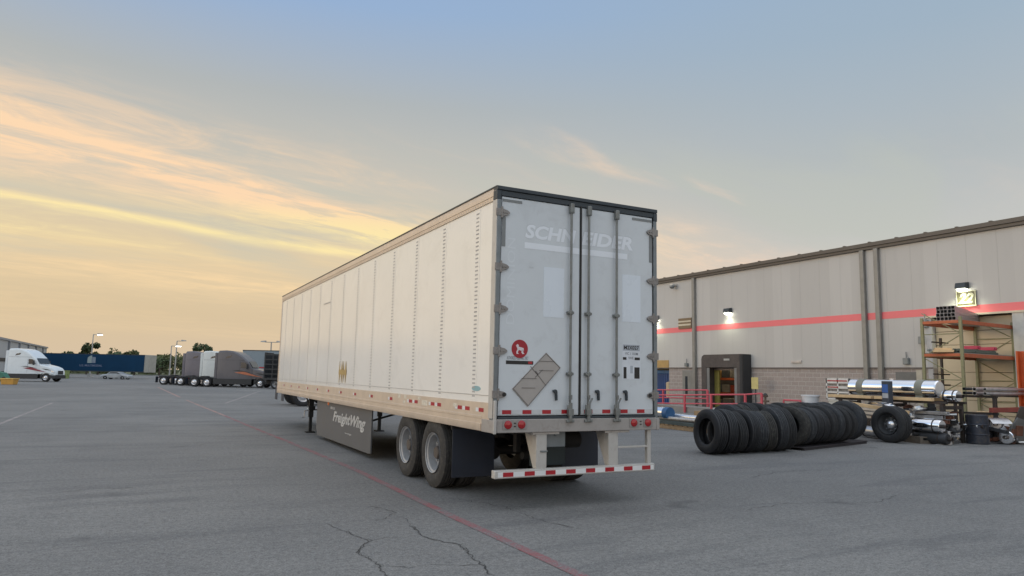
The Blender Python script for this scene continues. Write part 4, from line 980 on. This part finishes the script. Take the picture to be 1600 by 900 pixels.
# ================================================================== RAILINGS
railm = mat('rail_red', (.55, .085, .115), .45, var=.08)
def railing(x, ys_, z0, z1, label, post_m=railm, low=.42):
    t = thing('guard_rail', label, 'railing', (x, ys_[0], 0), 0, 'red guard rails of the loading ramp')
    n = len(ys_)
    zt = [z0 + (z1 - z0) * k / (n - 1) for k in range(n)]
    for k, y in enumerate(ys_):
        MB().box((-.045, y - ys_[0] - .045, 0), (.045, y - ys_[0] + .045, zt[k])).build('post', post_m, t, .008)
    MB().tube([(0, y - ys_[0], z) for y, z in zip(ys_, zt)], .035).build('rail', railm, t)
    MB().tube([(0, y - ys_[0], z - low) for y, z in zip(ys_, zt)], .032).build('rail', railm, t)
railing(20.0, (24.2, 21.9, 19.45, 17.6, 15.45, 14.5), .70, 1.10, 'long red guard rail in front of the dock door, nearest to the yard')
railing(21.4, (25.6, 22.8, 19.35), .95, 1.12, 'short red guard rail behind the long one', low=.42)
rmp = MB().box((20.1, 14.5, 0), (21.3, 25.6, .28)).build('loading_ramp', mat('ramp_concrete', (.26, .25, .24), .85, var=.1, bump=.3)); struct(rmp)

# ================================================================== PIPE STOCK LOW ON THE LEFT
wood = mat('pallet_wood', (.34, .23, .13), .8, var=.25, scale=6, bump=.3)
wood_pale = mat('lumber_pale', (.74, .52, .29), .75, var=.12, scale=5)
bluewrap = mat('wrap_blue', (.03, .11, .25), .45, var=.2, scale=8)
dkp = thing('pallet_deck', 'long low timber deck carrying wrapped pipes', 'pallet', (11.75, 9.3, 0), R(-2))
b = MB()
for x in (.0, .6, 1.15): b.box((x, -.6, 0.0), (x + .1, 3.6, .12))
b.build('runner', wood, dkp, .005); b = MB()
for k in range(18): b.box((-.02, -.6 + k * .235, .122), (1.27, -.42 + k * .235, .15))
b.build('deck_board', wood, dkp, .003)
MB().box((-.03, -.62, .152), (.05, 3.62, .26)).box((1.2, -.62, .152), (1.27, 3.62, .26)).build('side_board', mat('steel_dark', (.08, .11, .12), .4, .6), dkp, .005)
def ppipe(x, y, z, ln_, r_, label, m=chrome, caps=None, rz=0):
    t = thing('pipe', label, 'pipe', (x, y, z), rz, 'pipes on the low timber deck')
    MB().lathe([(0, r_ * .9), (0, r_), (ln_, r_), (ln_, r_ * .9)], (0, 0, 0), 'y', 20).build('tube', m, t)
    if caps:
        for a in caps: MB().cyl((0, a, 0), (0, a + .22, 0), r_ + .012, 20).build('end_wrap', bluewrap, t)
ppipe(12.25, 9.55, .40, 1.75, .085, 'slim bright pipe with blue wrapped ends on the low deck', hubm, (.02, 1.52))
ppipe(12.5, 9.5, .36, 2.8, .07, 'dull grey pipe lying behind the slim bright one', steel)
ppipe(11.95, 9.6, .34, 2.9, .06, 'thin grey pipe at the front edge of the low deck', steel)
ppipe(12.0, 11.0, .50, .95, .19, 'fat bright pipe section with blue collar next to the trailer tail', chrome, (-.02,))
# crumpled white sheeting
b = MB(); 
bm = b.bm; vs = [[None] * 10 for _ in range(7)]
for i in range(7):
    for j in range(10): vs[i][j] = bm.verts.new((i * .22, j * .26, .30 + .28 * math.sin(i * .9) * abs(math.sin(j * .7)) + random.uniform(-.06, .06) if 0 < i < 6 and 0 < j < 9 else .02))
for i in range(6):
    for j in range(9): b._f([vs[i][j], vs[i + 1][j], vs[i + 1][j + 1], vs[i][j + 1]])
for v in b.bm.verts: pass
o = b.build('plastic_sheet', mat('sheet_white', (.66, .62, .58), .45, var=.15, scale=5), loc=(15.2, 10.2, .40), rot=(0, 0, R(10))); o.scale = (1, 1, .45); o.modifiers.new('s', 'SOLIDIFY').thickness = .01
o.modifiers.new('ss', 'SUBSURF').render_levels = 1
tag(o, 'crumpled white plastic sheeting heaped behind the first tyres', 'sheet')
c = MB(); c.box((0, 0, 0), (1.7, 2.8, .12)).box((.05, .05, .12), (1.65, 2.75, .47)); tag(c.build('crate', wood, loc=(15.1, 10.1, 0), rot=(0, 0, R(10)), bevel=.01), 'flat timber crate under the white sheeting', 'crate')

# ================================================================== TYRES
def lone_tyre(x, y, label, group, z=0.0, Ro=.5, tilt=0.0, rz=0.0, w_=.29, first=[None]):
    if first[0] is None:
        o = tyre_part(None, rubber, .29, .5, .29); first[0] = o
    else:
        o = first[0].copy(); col.objects.link(o)
    o.name = 'tyre'; s = Ro / .5; o.scale = (w_ / .29, s, s)
    o.location = (x, y, z + Ro * math.cos(tilt) + w_ / 2 * abs(math.sin(tilt)) - .004); o.rotation_euler = (random.uniform(0, 6.28), tilt, rz)
    o.rotation_mode = 'XYZ'
    o['label'] = label; o['category'] = 'tyre'; 
    if group: o['group'] = group
    elif 'group' in o: del o['group']
    o.material_slots[0].link = 'OBJECT'; o.material_slots[0].material = random.choice(RUB)
    return o
RUB = [rubber, mat('rubber_dusty', (.036, .035, .033), .9, var=.3, scale=5, bump=.4, bscale=50, dirt=(.12, .115, .10), dirtamt=.6),
       mat('rubber_black', (.014, .015, .018), .6, var=.2, scale=4, bump=.3, bscale=60, dirt=(.04, .04, .042), dirtamt=.4), mat('rubber_grey', (.028, .031, .036), .75, var=.3, scale=6, bump=.4, bscale=45, dirt=(.085, .088, .09), dirtamt=.65)]
G1 = 'used tyres standing in the front row'
for k in range(8):
    lb_ = 'black tyre at the left end of the front row, its open side facing the trailer' if k == 0 else 'upright black tyre in the left half of the front row, standing on the asphalt'
    lone_tyre(7.62 + k * .335, 4.32 + k * .02 + random.uniform(-.04, .04), lb_, G1, Ro=.50 + random.uniform(-.03, .015), tilt=R(random.uniform(-5, 3)), rz=R(random.uniform(-16, -4)), w_=.27 + random.uniform(-.02, .03))
sk = thing('skid', 'flat dark steel skid under the right half of the tyre row', 'skid', (10.45, 4.25, 0), R(14))
MB().box((0, -.05, .0), (3.6, .05, .05)).box((0, .75, 0), (3.6, .85, .05)).box((-.05, -.06, .052), (3.65, .86, .075)).build('plate', mat('skid_dark', (.04, .035, .038), .5, .3), sk, .005)
for k in range(8):
    lone_tyre(10.55 + k * .345, 4.66 + k * .075 + random.uniform(-.03, .03), 'upright black tyre in the right half of the front row, standing on the dark skid', G1, z=.075, Ro=.475 + random.uniform(-.02, .02), tilt=R(random.uniform(-6, 6)), rz=R(random.uniform(6, 20)), w_=.26 + random.uniform(-.03, .03))
for k in range(13):
    lone_tyre(9.35 + k * .36, 5.55 + k * .06 + random.uniform(-.05, .05), 'upright black tyre in the back row, only its top showing', 'used tyres standing in the back row', Ro=.53 + random.uniform(-.02, .015), tilt=R(random.uniform(-8, 8)), rz=R(random.uniform(-10, 10)))
lone_tyre(14.25, 5.95, 'big black tyre alone between the tyre row and the wheel with the rim', None, Ro=.56, tilt=R(5), rz=R(12), w_=.36)
lone_tyre(14.7, 6.5, 'black tyre half hidden behind the big lone tyre', None, Ro=.5, tilt=R(-4), rz=R(-8))
wl = thing('rimmed_wheel', 'black tyre on a dark steel rim with bright hub, facing the camera', 'wheel', (15.05, 5.08, .51), R(2), None)
tyre_part(wl, rubber, .46, .51, .29)
MB().lathe([(-.17, .272), (-.19, .282), (-.15, .262), (-.02, .25), (.02, .24), (.03, .10), (.03, 0)], (0, 0, 0), 'x', 36, closed=False, caps=(False, True)).build('rim', mat('rim_dark', (.10, .105, .11), .45, .5), wl)
hb = MB().lathe([(.02, .13), (-.05, .12), (-.10, .07), (-.12, .0)], (0, 0, 0), 'x', 18, closed=False)
for k in range(8): a = k * math.pi / 4; hb.cyl((.03, .17 * math.cos(a), .17 * math.sin(a)), (-.04, .17 * math.cos(a), .17 * math.sin(a)), .022, 6)
hb.build('hub', hubm, wl)

# ================================================================== TANK ON ITS STAND
ts = thing('steel_stand', 'dark steel stand piled with junk, carrying timber beams and the chrome tank', 'stand', (16.2, 4.3, 0))
stand_m = mat('stand_dark', (.055, .048, .045), .6, .4, var=.3, dirt=(.16, .08, .05), dirtamt=.6)
b = MB()
for x in (0, .9):
    for y in (0, 1.7, 3.3): b.box((x, y, 0), (x + .09, y + .09, 1.10))
    b.box((x - .003, -.1, 1.102), (x + .093, 3.5, 1.17))
for y in (0, 1.7, 3.3): b.box((.09, y + .003, .95), (.9, y + .087, 1.05))
b.build('frame', stand_m, ts, .006)
MB().box((-.02, .0, .50), (1.0, 3.4, .54)).build('shelf', stand_m, ts)
for i, (a, c, nm) in enumerate(((4.55, 6.35, 'right'), (6.45, 8.0, 'left'))):
    tag(MB().box((16.1, a, 1.172), (16.24, c, 1.262)).build('timber_beam', wood_pale, bevel=.006), 'pale timber beam under the %s half of the chrome tank' % nm, 'timber', 'pale beams under the tank')
for i in range(9):
    m_ = ('scrap_rust', 'scrap_alu', 'scrap_dark')[(0, 1, 2, 1, 0, 1, 1, 2, 0)[i]]
    MATS.get(m_) or {'scrap_rust': lambda: mat('scrap_rust', (.15, .065, .04), .8, .2, var=.35, scale=6), 'scrap_alu': lambda: mat('scrap_alu', (.55, .56, .58), .32, .85, var=.1, dirt=(.2, .17, .15), dirtamt=.4), 'scrap_dark': lambda: mat('scrap_dark', (.045, .047, .052), .6, .3, var=.3, scale=5)}[m_]()
    b = MB().prism([(0, 0), (.13, 0), (.13, .09), (.11, .09), (.11, .02), (.02, .02), (.02, .09), (0, .09)], 'y', 0, 2.4 + .2 * (i % 4))
    tag(b.build('long_channel', MATS[m_], loc=(16.12 + (i % 3) * .2, 4.15 + .12 * (i % 2), .56 + (i // 3) * .12), rot=(0, 0, R(-2 + 2 * (i % 3))), bevel=.003), '%s long steel channel, %s layer on the stand shelf under the tank' % (('rusty', 'silvery', 'black')[(0, 1, 2, 1, 0, 1, 1, 2, 0)[i]], ('bottom', 'middle', 'top')[i // 3]), 'channel', 'long channels on the stand shelf')
tag(MB().box((16.9, 4.3, 1.172), (17.04, 7.8, 1.262)).build('timber_beam', wood_pale, bevel=.006), 'long timber beam behind, under the rear of the chrome tank', 'timber', 'pale beams under the tank')
tk = thing('fuel_tank', 'long shiny cylindrical chrome fuel tank held by two straps', 'tank', (16.55, 4.55, 1.515))
MB().lathe([(0, 0), (.0, .12), (.02, .22), (.05, .25), (2.85, .25), (2.88, .22), (2.90, .12), (2.90, 0)], (0, 0, 0), 'y', 44, closed=False).build('shell', chrome, tk)
strapm = mat('strap_olive', (.24, .24, .20), .7, var=.15)
for y in (.42, 2.35): MB().lathe([(y, .253), (y, .262), (y + .22, .262), (y + .22, .253)], (0, 0, 0), 'y', 36).box((-.2, y, -.27), (.2, y + .22, -.20)).build('strap', strapm, tk)
MB().cyl((0, 1.5, .24), (0, 1.5, .29), .06, 16).build('filler_cap', hubm, tk)
bp = thing('steel_post', 'slim dark post with a blue label in front of the chrome tank', 'post', (15.85, 5.72, 0), R(-5))
MB().box((-.09, -.12, 0), (.09, .12, 1.72)).box((-.14, -.2, 0), (.14, .2, .04)).build('post', mat('post_navy', (.05, .06, .08), .5, .2), bp, .01)
MB().box((-.093, -.10, 1.38), (-.0905, .10, 1.62)).build('label', mat('label_blue', (.03, .12, .40), .4), bp); MB().box((-.093, -.10, 1.22), (-.0905, .10, 1.36)).build('label', mat('label_grey', (.40, .42, .45), .5), bp)

# ================================================================== BACKGROUND GOODS IN THE MIDDLE
ws_ = thing('wire_shelf', 'white shelf unit with red lettered bands before the block wall', 'shelf', (20.0, 10.15, .98))
b = MB().box((0, 0, 0), (.06, 1.05, .05)).box((0, 0, .0), (.05, .05, .82)).box((0, 1.0, 0), (.05, 1.05, .82)).box((0, .5, 0), (.05, .55, .82)).box((0, 0, .25), (.06, 1.05, .31)).box((0, 0, .42), (.06, 1.05, .52)).box((0, 0, .62), (.06, 1.05, .82))
b.build('rack_face', mat('shelf_white', (.68, .66, .63), .5), ws_, .004)
MB().box((-.006, .1, .70), (-.001, .98, .745)).box((-.006, .5, .455), (-.001, .98, .50)).build('red_band', redt, ws_)
MB().box((.061, .0, .0), (.5, 1.05, .80)).build('contents', mat('shelf_goods', (.26, .24, .22), .7, var=.4, scale=9), ws_, .01)
o = MB().box((0, 0, 0), (.8, .85, .26)).box((-.02, -.02, .26), (.82, .87, .30)); tag(o.build('crate', mat('crate_white', (.56, .55, .50), .6, var=.2, scale=8), loc=(20.0, 10.25, .66), bevel=.01), 'pale crate directly below the white shelf unit', 'crate')
tag(MB().box((0, 0, .56), (.95, 2.2, .66)).box((.02, .02, 0), (.12, .12, .56)).box((.82, .02, 0), (.92, .12, .56)).box((.02, 2.05, 0), (.12, 2.15, .56)).box((.82, 2.05, 0), (.92, 2.15, .56)).build('work_bench', stand_m, loc=(19.9, 9.9, 0)), 'dark low bench carrying the white shelf and pale crate', 'bench')
bk = MB().lathe([(0, 0), (0, .28), (.55, .33), (.56, .36), (.62, .36), (.62, 0)], (0, 0, 0), 'z', 24, closed=False); tag(bk.build('plastic_drum', mat('drum_white', (.62, .64, .68), .5), loc=(20.0, 11.95, .50)), 'white plastic drum beside the red trolley', 'drum')
tag(MB().box((-.45, -.45, 0), (.45, .45, .10)).box((-.4, -.4, .10), (-.3, .4, .40)).box((.3, -.4, .10), (.4, .4, .40)).box((-.45, -.45, .40), (.45, .45, .50)).build('pallet', wood, loc=(20, 11.95, 0)), 'timber pallet under the white plastic drum', 'pallet')
tl_ = thing('hand_trolley', 'small red tubular trolley left of the white drum', 'trolley', (19.6, 12.1, 0))
MB().tube([(0, 0, .1), (0, 0, .88), (0, .85, .88), (0, .85, .1)], .035).tube([(0, 0, .42), (0, .85, .42)], .03).build('handle_frame', railm, tl_); MB().box((0, 0, .1), (.6, .85, .14)).build('platform', railm, tl_)
for y in (.05, .8): MB().lathe([(-.03, .03), (-.03, .1), (.03, .1), (.03, .03)], (.2, y, .1), 'y', 14).build('wheel', rubber, tl_)
vl = thing('valve_stand', 'small dark standpipe with a cap before the block wall', 'standpipe', (21.5, 15.7, 0))
MB().cyl((0, 0, 0), (0, 0, .95), .05, 10).cyl((0, -.12, .95), (0, .12, .95), .06, 10).cyl((0, -.2, .72), (0, .2, .72), .04, 10).build('pipe', mat('iron_brown', (.12, .09, .07), .7), vl); MB().cyl((0, 0, .98), (0, 0, 1.08), .12, 12, 0, .05).build('cap', plast, vl)

# ================================================================== PALLET RACK WITH ALUMINIUM TUBES
RX, RY, RZ_ = 20.5, 6.18, R(5)
pr = storage_rack((RX, RY, 0), RZ_, 'green and orange pallet rack outside the tan door, square tubes on top', 1, (2.70, 3.83), 3.75, 1.27, rk_green, rk_orange)
def rk(x, y, z):
    return (RX + x * math.cos(RZ_) - y * math.sin(RZ_), RY + x * math.sin(RZ_) + y * math.cos(RZ_), z)
# cross bars of the side frame, orange like the beams
for z_ in (2.60, 3.73): MB().box((-.05, .046, z_), (.03, 1.224, z_ + .10)).build('end_bar', rk_orange, pr, .005)
b = MB().box((.1, .0, 2.702), (3.65, 1.27, 2.73)).build('shelf_deck', mat('deck_grey', (.26, .26, .24), .6), pr)
tubem = mat('tube_alu', (.42, .41, .43), .4, .6, var=.08); tubed = mat('tube_inside', (.02, .02, .02), .8)
G3 = 'square tubes bundled on top of the rack'
base = None
for r_ in range(4):
    for c_ in range(5):
        if base is None:
            a_, t_ = .058, .006
            base = MB(); ln_ = 4.7
            base.box((0, -a_, -a_), (ln_, -a_ + t_, a_)).box((0, a_ - t_, -a_), (ln_, a_, a_)).box((.001, -a_ + t_, -a_), (ln_, a_ - t_, -a_ + t_)).box((.001, -a_ + t_, a_ - t_), (ln_, a_ - t_, a_)).box((.30, -a_ + t_, -a_ + t_), (.31, a_ - t_, a_ - t_), 1)
            o = base.build('square_tube', [tubem, tubed], smooth=False)
        else: o = bpy.data.objects['square_tube'].copy(); col.objects.link(o)
        o.location = rk(.02 + random.uniform(-.03, .03), .22 + c_ * .124, 3.90 + r_ * .124); o.rotation_euler = (0, R(.0), RZ_ + R(14))
        tag(o, 'square aluminium tube in the bundle lying along the top of the rack', 'tube', G3)
# goods on the rack's middle shelf
for i, (x, y, c_, ln_, nm) in enumerate(((.2, .15, (.10, .13, .11), 2.6, 'dark green'), (.3, .45, (.42, .40, .40), 3.2, 'pale grey'), (.25, .75, (.50, .38, .24), 2.2, 'tan'), (.2, 1.0, (.30, .32, .31), 3.3, 'mid grey'))):
    b = MB()
    for k in range(4): b.cyl((0, k * .07, .04 + (k % 2) * .06), (ln_, k * .07, .04 + (k % 2) * .06), .045, 10)
    b.cyl((ln_ * .35, -.06, .06), (ln_ * .35 + .08, -.06, .06), .02, 6)
    o = b.build('pipe_bundle', mat('bundle_%d' % i, c_, .5, .2, var=.2), loc=rk(x, y, 2.735), rot=(0, 0, RZ_)); tag(o, '%s bundle of thin pipes on the middle shelf of the rack' % nm, 'pipes', 'pipe bundles on the rack shelf')
for i, (x, nm) in enumerate(((1.5, 'left'), (2.7, 'right'))):
    o = MB().box((0, 0, 0), (.25, .5, .12)).box((.05, -.02, .03), (.2, -.001, .09)); tag(o.build('tape_bundle', mat('tape_pink', (.60, .06, .12), .5), loc=rk(x, .2, 2.90), rot=(0, 0, RZ_), bevel=.02), 'bright pink wrapping on the shelf pipes, %s of two' % nm, 'wrapping', 'pink wrappings on the rack shelf')
o = MB().box((0, 0, 0), (.7, .6, .09)).box((.05, .05, .09), (.65, .55, .16)); tag(o.build('board_stack', wood_pale, loc=rk(-.0, .25, 2.86 - .12), rot=(0, 0, RZ_ + R(30)), bevel=.01), 'little stack of pale boards at the left end of the rack shelf', 'boards')
# arms hanging off the rear of the rack
ar = thing('bracket_tree', 'dark metal stand with short arms behind the right end of the rack', 'stand', rk(2.7, 2.0, 0), RZ_)
MB().box((0, 0, 0), (.08, .08, 3.4)).build('mast', stand_m, ar, .005)
for z in (1.2, 1.6, 2.0, 2.9, 3.2): MB().box((-.6, 0, z), (.55, .06, z + .05)).build('arm', stand_m, ar, .005)
# orange steel column at the right edge
oc = thing('orange_column', 'bright orange steel column at the right edge of the picture', 'column', (20.9, 4.42, 0), R(5))
MB().prism([(-.22, -.22), (.22, -.22), (.22, -.17), (.03, -.17), (.03, .17), (.22, .17), (.22, .22), (-.22, .22), (-.22, .17), (-.03, .17), (-.03, -.17), (-.22, -.17)], 'z', 0.02, 2.75).box((-.3, -.3, 0), (.3, .3, .02)).build('post', mat('steel_orange', (.55, .10, .025), .5), oc, .006)

# ================================================================== JUNK HEAP AT THE RIGHT
GJ = 'scrap parts in the heap at the right'
def jt(o, label, cat): return tag(o, label, cat, GJ)
silver = mat('scrap_alu', (.55, .56, .58), .32, .85, var=.1, dirt=(.2, .17, .15), dirtamt=.4)
rust = mat('scrap_rust', (.15, .065, .04), .8, .2, var=.35, scale=6)
dark = mat('scrap_dark', (.045, .047, .052), .6, .3, var=.3, scale=5)
# long pipes on trestles behind
tsl = thing('trestle', 'dark trestle holding long pipes and the rusty red beam', 'trestle', (18.6, 4.2, 0), R(5))
for x in (0, 2.6): MB().box((x, 0, 0), (x + .08, .08, 1.28)).box((x, 1.1, 0), (x + .08, 1.18, 1.28)).box((x, -.05, 1.28), (x + .08, 1.25, 1.35)).box((x, -.05, .78), (x + .08, 1.25, .84)).build('leg_frame', stand_m, tsl, .005)
MB().box((-.3, -.05, .86), (3.4, .05, 1.0)).build('red_beam', mat('beam_red', (.26, .05, .035), .6, var=.2), tsl, .008)
for i in range(6):
    m_ = (silver, silver, dark)[i % 3]; r_ = (.05, .06, .045)[i % 3]
    o = MB().lathe([(0, r_ * .8), (0, r_), (4.1, r_), (4.1, r_ * .8)], (0, 0, 0), 'x', 14).build('long_pipe', m_, loc=(18.2, 4.25 + (i % 3) * .3, 1.41 + (i // 3) * .125), rot=(0, 0, R(5)))
    jt(o, '%s long pipe on the %s layer of the trestle' % (('bright slender', 'bright thicker', 'nearly black')[i % 3], ('lower', 'upper')[i // 3]), 'pipe')
# muffler cylinders
def can(x, y, z, ln_, r_, m, label, rz=90, ry=0, name='muffler'):
    t = thing(name, label, 'cylinder', (x, y, z), R(rz), GJ, ry=R(ry))
    MB().lathe([(0, 0), (0, r_ * .9), (.03, r_), (ln_ - .03, r_), (ln_, r_ * .9), (ln_, 0)], (0, 0, 0), 'x', 28, closed=False).build('shell', m, t)
    MB().lathe([(-.12, .045), (-.12, .055), (0.01, .055), (0.01, .045)], (0, 0, 0), 'x', 14).build('end_pipe', stand_m, t)
    for q in (.18, .82): MB().lathe([(ln_ * q, r_ + .002), (ln_ * q, r_ + .012), (ln_ * q + .03, r_ + .012), (ln_ * q + .03, r_ + .002)], (0, 0, 0), 'x', 28).build('band', stand_m, t)
can(15.85, 4.12, .50, 1.0, .18, chrome, 'shiny muffler cylinder lying right of the rimmed wheel')
can(15.88, 4.0, .165, 1.1, .155, dark, 'dark muffler cylinder on the ground below the shiny one')
can(16.9, 4.35, .55, .62, .12, chrome, 'short bright canister near the dark barrel')
can(17.2, 3.9, .50, .5, .11, chrome, 'short bright canister right of its twin, touching the barrel')
can(16.4, 3.95, 1.335, .42, .16, chrome, 'bright cup shaped canister at the right end of the tank', rz=88)
can(17.95, 3.62, .20, .95, .19, chrome, 'large shiny canister lying on the ground right of the barrel', rz=12)
can(18.1, 3.95, .55, .85, .15, silver, 'dull silver canister stacked above the large shiny one', rz=22)
can(15.75, 5.75, .20, .9, .16, silver, 'dull silver canister on the ground behind the rimmed wheel', rz=80)
br_ = MB().lathe([(0, 0), (0, .27), (.02, .29), (.25, .285), (.27, .30), (.29, .285), (.52, .285), (.54, .30), (.56, .285), (.80, .28), (.82, .26), (.82, 0)], (0, 0, 0), 'z', 28, closed=False)
jt(br_.build('barrel', mat('barrel_navy', (.035, .042, .06), .45, .4, var=.3, dirt=(.12, .10, .08), dirtamt=.5), loc=(17.35, 4.05, 0), rot=(0, 0, .4)), 'squat navy barrel standing on the ground in the heap', 'barrel')
# chrome fender quarter, leaning
def fender(x, y, z, label, rz, m=chrome, r_=.55, a0=40, a1=150, w_=.6):
    b = MB(); n = 12
    out = [(r_ * math.cos(R(a0 + (a1 - a0) * i / n)), r_ * math.sin(R(a0 + (a1 - a0) * i / n))) for i in range(n + 1)]
    inn = [(q[0] * .97, q[1] * .97) for q in out][::-1]
    for i in range(n): b.prism([out[i], out[i + 1], inn[n - i - 1], inn[n - i]], 'y', 0, w_)
    return jt(b.build('wheel_fender', m, loc=(x, y, z), rot=(0, 0, R(rz))), label, 'fender')
fender(15.55, 5.6, .62, 'curved bright fender just over the rimmed wheel', 95, chrome, .5, 60, 130, .5)
fender(16.9, 4.9, .35, 'curved dull silver fender lower in the heap', 85, silver, .5, 40, 150, .6)
fender(18.9, 4.3, .18, 'broad curved silver fender at the back right of the heap', 70, silver, .5, 20, 160, .7)
fender(18.5, 3.9, .30, 'bright curved fender fragment at the far right', 60, silver, .42, 30, 140, .55)
jt(MB().box((-.9, -.05, -.05), (.9, .05, .05)).build('lumber', wood_pale, loc=(15.65, 5.95, .93), rot=(0, R(-7), R(105)), bevel=.006), 'pale timber lying slanted above the rimmed wheel', 'timber')
jt(MB().box((0, 0, 0), (.5, .35, .28)).box((-.02, -.02, .28), (.52, .37, .31)).build('parts_bin', wood_pale, loc=(18.7, 4.4, .56), rot=(0, 0, R(20)), bevel=.01), 'cream open parts bin under the rusty red beam', 'bin')
jt(MB().box((0, 0, 0), (.9, .8, .55)).build('scrap_block', dark, loc=(18.55, 4.3, 0), rot=(0, 0, R(12)), bevel=.04), 'dark block shaped scrap carrying the cream bin', 'scrap')
jt(MB().prism([(0, 0), (.9, 0), (.75, .55), (.25, .72), (.05, .4)], 'y', 0, .05).build('bent_plate', mat('plate_grey_scrap', (.17, .17, .165), .6, .3, var=.2), loc=(18.2, 3.72, .05), rot=(R(12), 0, R(-28))), 'large bent grey plate leaning at the front right of the heap', 'plate')
jt(MB().prism([(0, 0), (.7, 0), (.5, .8), (.2, .85)], 'y', 0, .04).build('bent_plate', mat('plate_brown_scrap', (.10, .085, .075), .7, .2, var=.2), loc=(18.6, 3.85, .25), rot=(R(16), 0, R(-20))), 'tall tapering brown plate behind the bent grey one', 'plate')
jt(MB().box((0, 0, 0), (1.1, .8, .09)).box((0, 0, .09), (.1, .8, .16)).box((.5, 0, .09), (.6, .8, .16)).box((1.0, 0, .09), (1.1, .8, .16)).box((0, 0, .16), (1.1, .8, .19)).build('pallet', mat('pallet_dark', (.13, .11, .09), .8, var=.3), loc=(15.5, 4.55, 0), rot=(0, 0, R(-15))), 'dirty dark pallet low in the heap behind the rimmed wheel', 'pallet')
rngj = random.Random(11)
kinds = [('bent_pipe', 'pipe'), ('bracket', 'bracket'), ('flange_ring', 'ring'), ('channel', 'channel')]
adjs = ['rusty', 'silver', 'dark', 'grimy', 'dull', 'brown', 'short', 'thin', 'stout', 'crooked', 'flat', 'worn', 'pale', 'greasy', 'broad', 'narrow']
wheres = ['on the steel stand shelf', 'in front of the steel stand', 'beside the navy barrel', 'under the trestle', 'at the foot of the bent grey plate', 'behind the shiny muffler']
spots = [(16.45, 5.0, .56), (16.35, 4.2, .02), (17.7, 4.3, .05), (19.1, 4.5, .05), (18.6, 3.5, .02), (16.6, 5.6, .56)]
for i in range(48):
    wi = i % 6; x, y, z = spots[wi]; kd, cat = kinds[(i // 6) % 4]; m_ = (silver, silver, dark, rust)[(i * 7 // 3) % 4]
    x += rngj.uniform(-.45, .5); y += rngj.uniform(-.35, .45) if wi not in (1, 4) else rngj.uniform(-.1, .3); z += (i // 12) * .11
    b = MB(); s = rngj.uniform(.7, 1.3)
    if kd == 'bent_pipe': b.tube([(0, 0, .05), (.3 * s, 0, .05), (.5 * s, .12, .10), (.6 * s, .35, .10)], .04 * s, 10)
    elif kd == 'bracket': b.prism([(0, 0), (.4 * s, 0), (.4 * s, .05), (.06, .05), (.06, .32 * s), (0, .32 * s)], 'y', 0, .18).cyl((.2, .09, .05), (.2, .09, .08), .04, 8)
    elif kd == 'flange_ring': b.lathe([(0, .10 * s), (0, .19 * s), (.05, .19 * s), (.05, .13 * s), (.12, .12 * s), (.12, .10 * s)], (0, 0, 0), 'z', 18)
    else: b.prism([(0, 0), (.16, 0), (.16, .1), (.13, .1), (.13, .03), (.03, .03), (.03, .1), (0, .1)], 'y', 0, .7 * s)
    o = b.build(kd, m_, loc=(x, y, z), rot=(rngj.uniform(-.2, .2), rngj.uniform(-.2, .2), rngj.uniform(0, 6.28)), bevel=.004)
    mn = {'scrap_rust': 'rusty', 'scrap_alu': 'silvery', 'scrap_dark': 'black', 'stand_dark': 'brown-black'}[m_.name]
    jt(o, '%s %s %s, %s' % (mn, kd.replace('_', ' '), wheres[wi], ('lowest layer', 'second layer', 'third layer', 'top layer')[i // 12]), cat)

# render
scn.render.engine = 'CYCLES'
print('objects', len(bpy.data.objects))
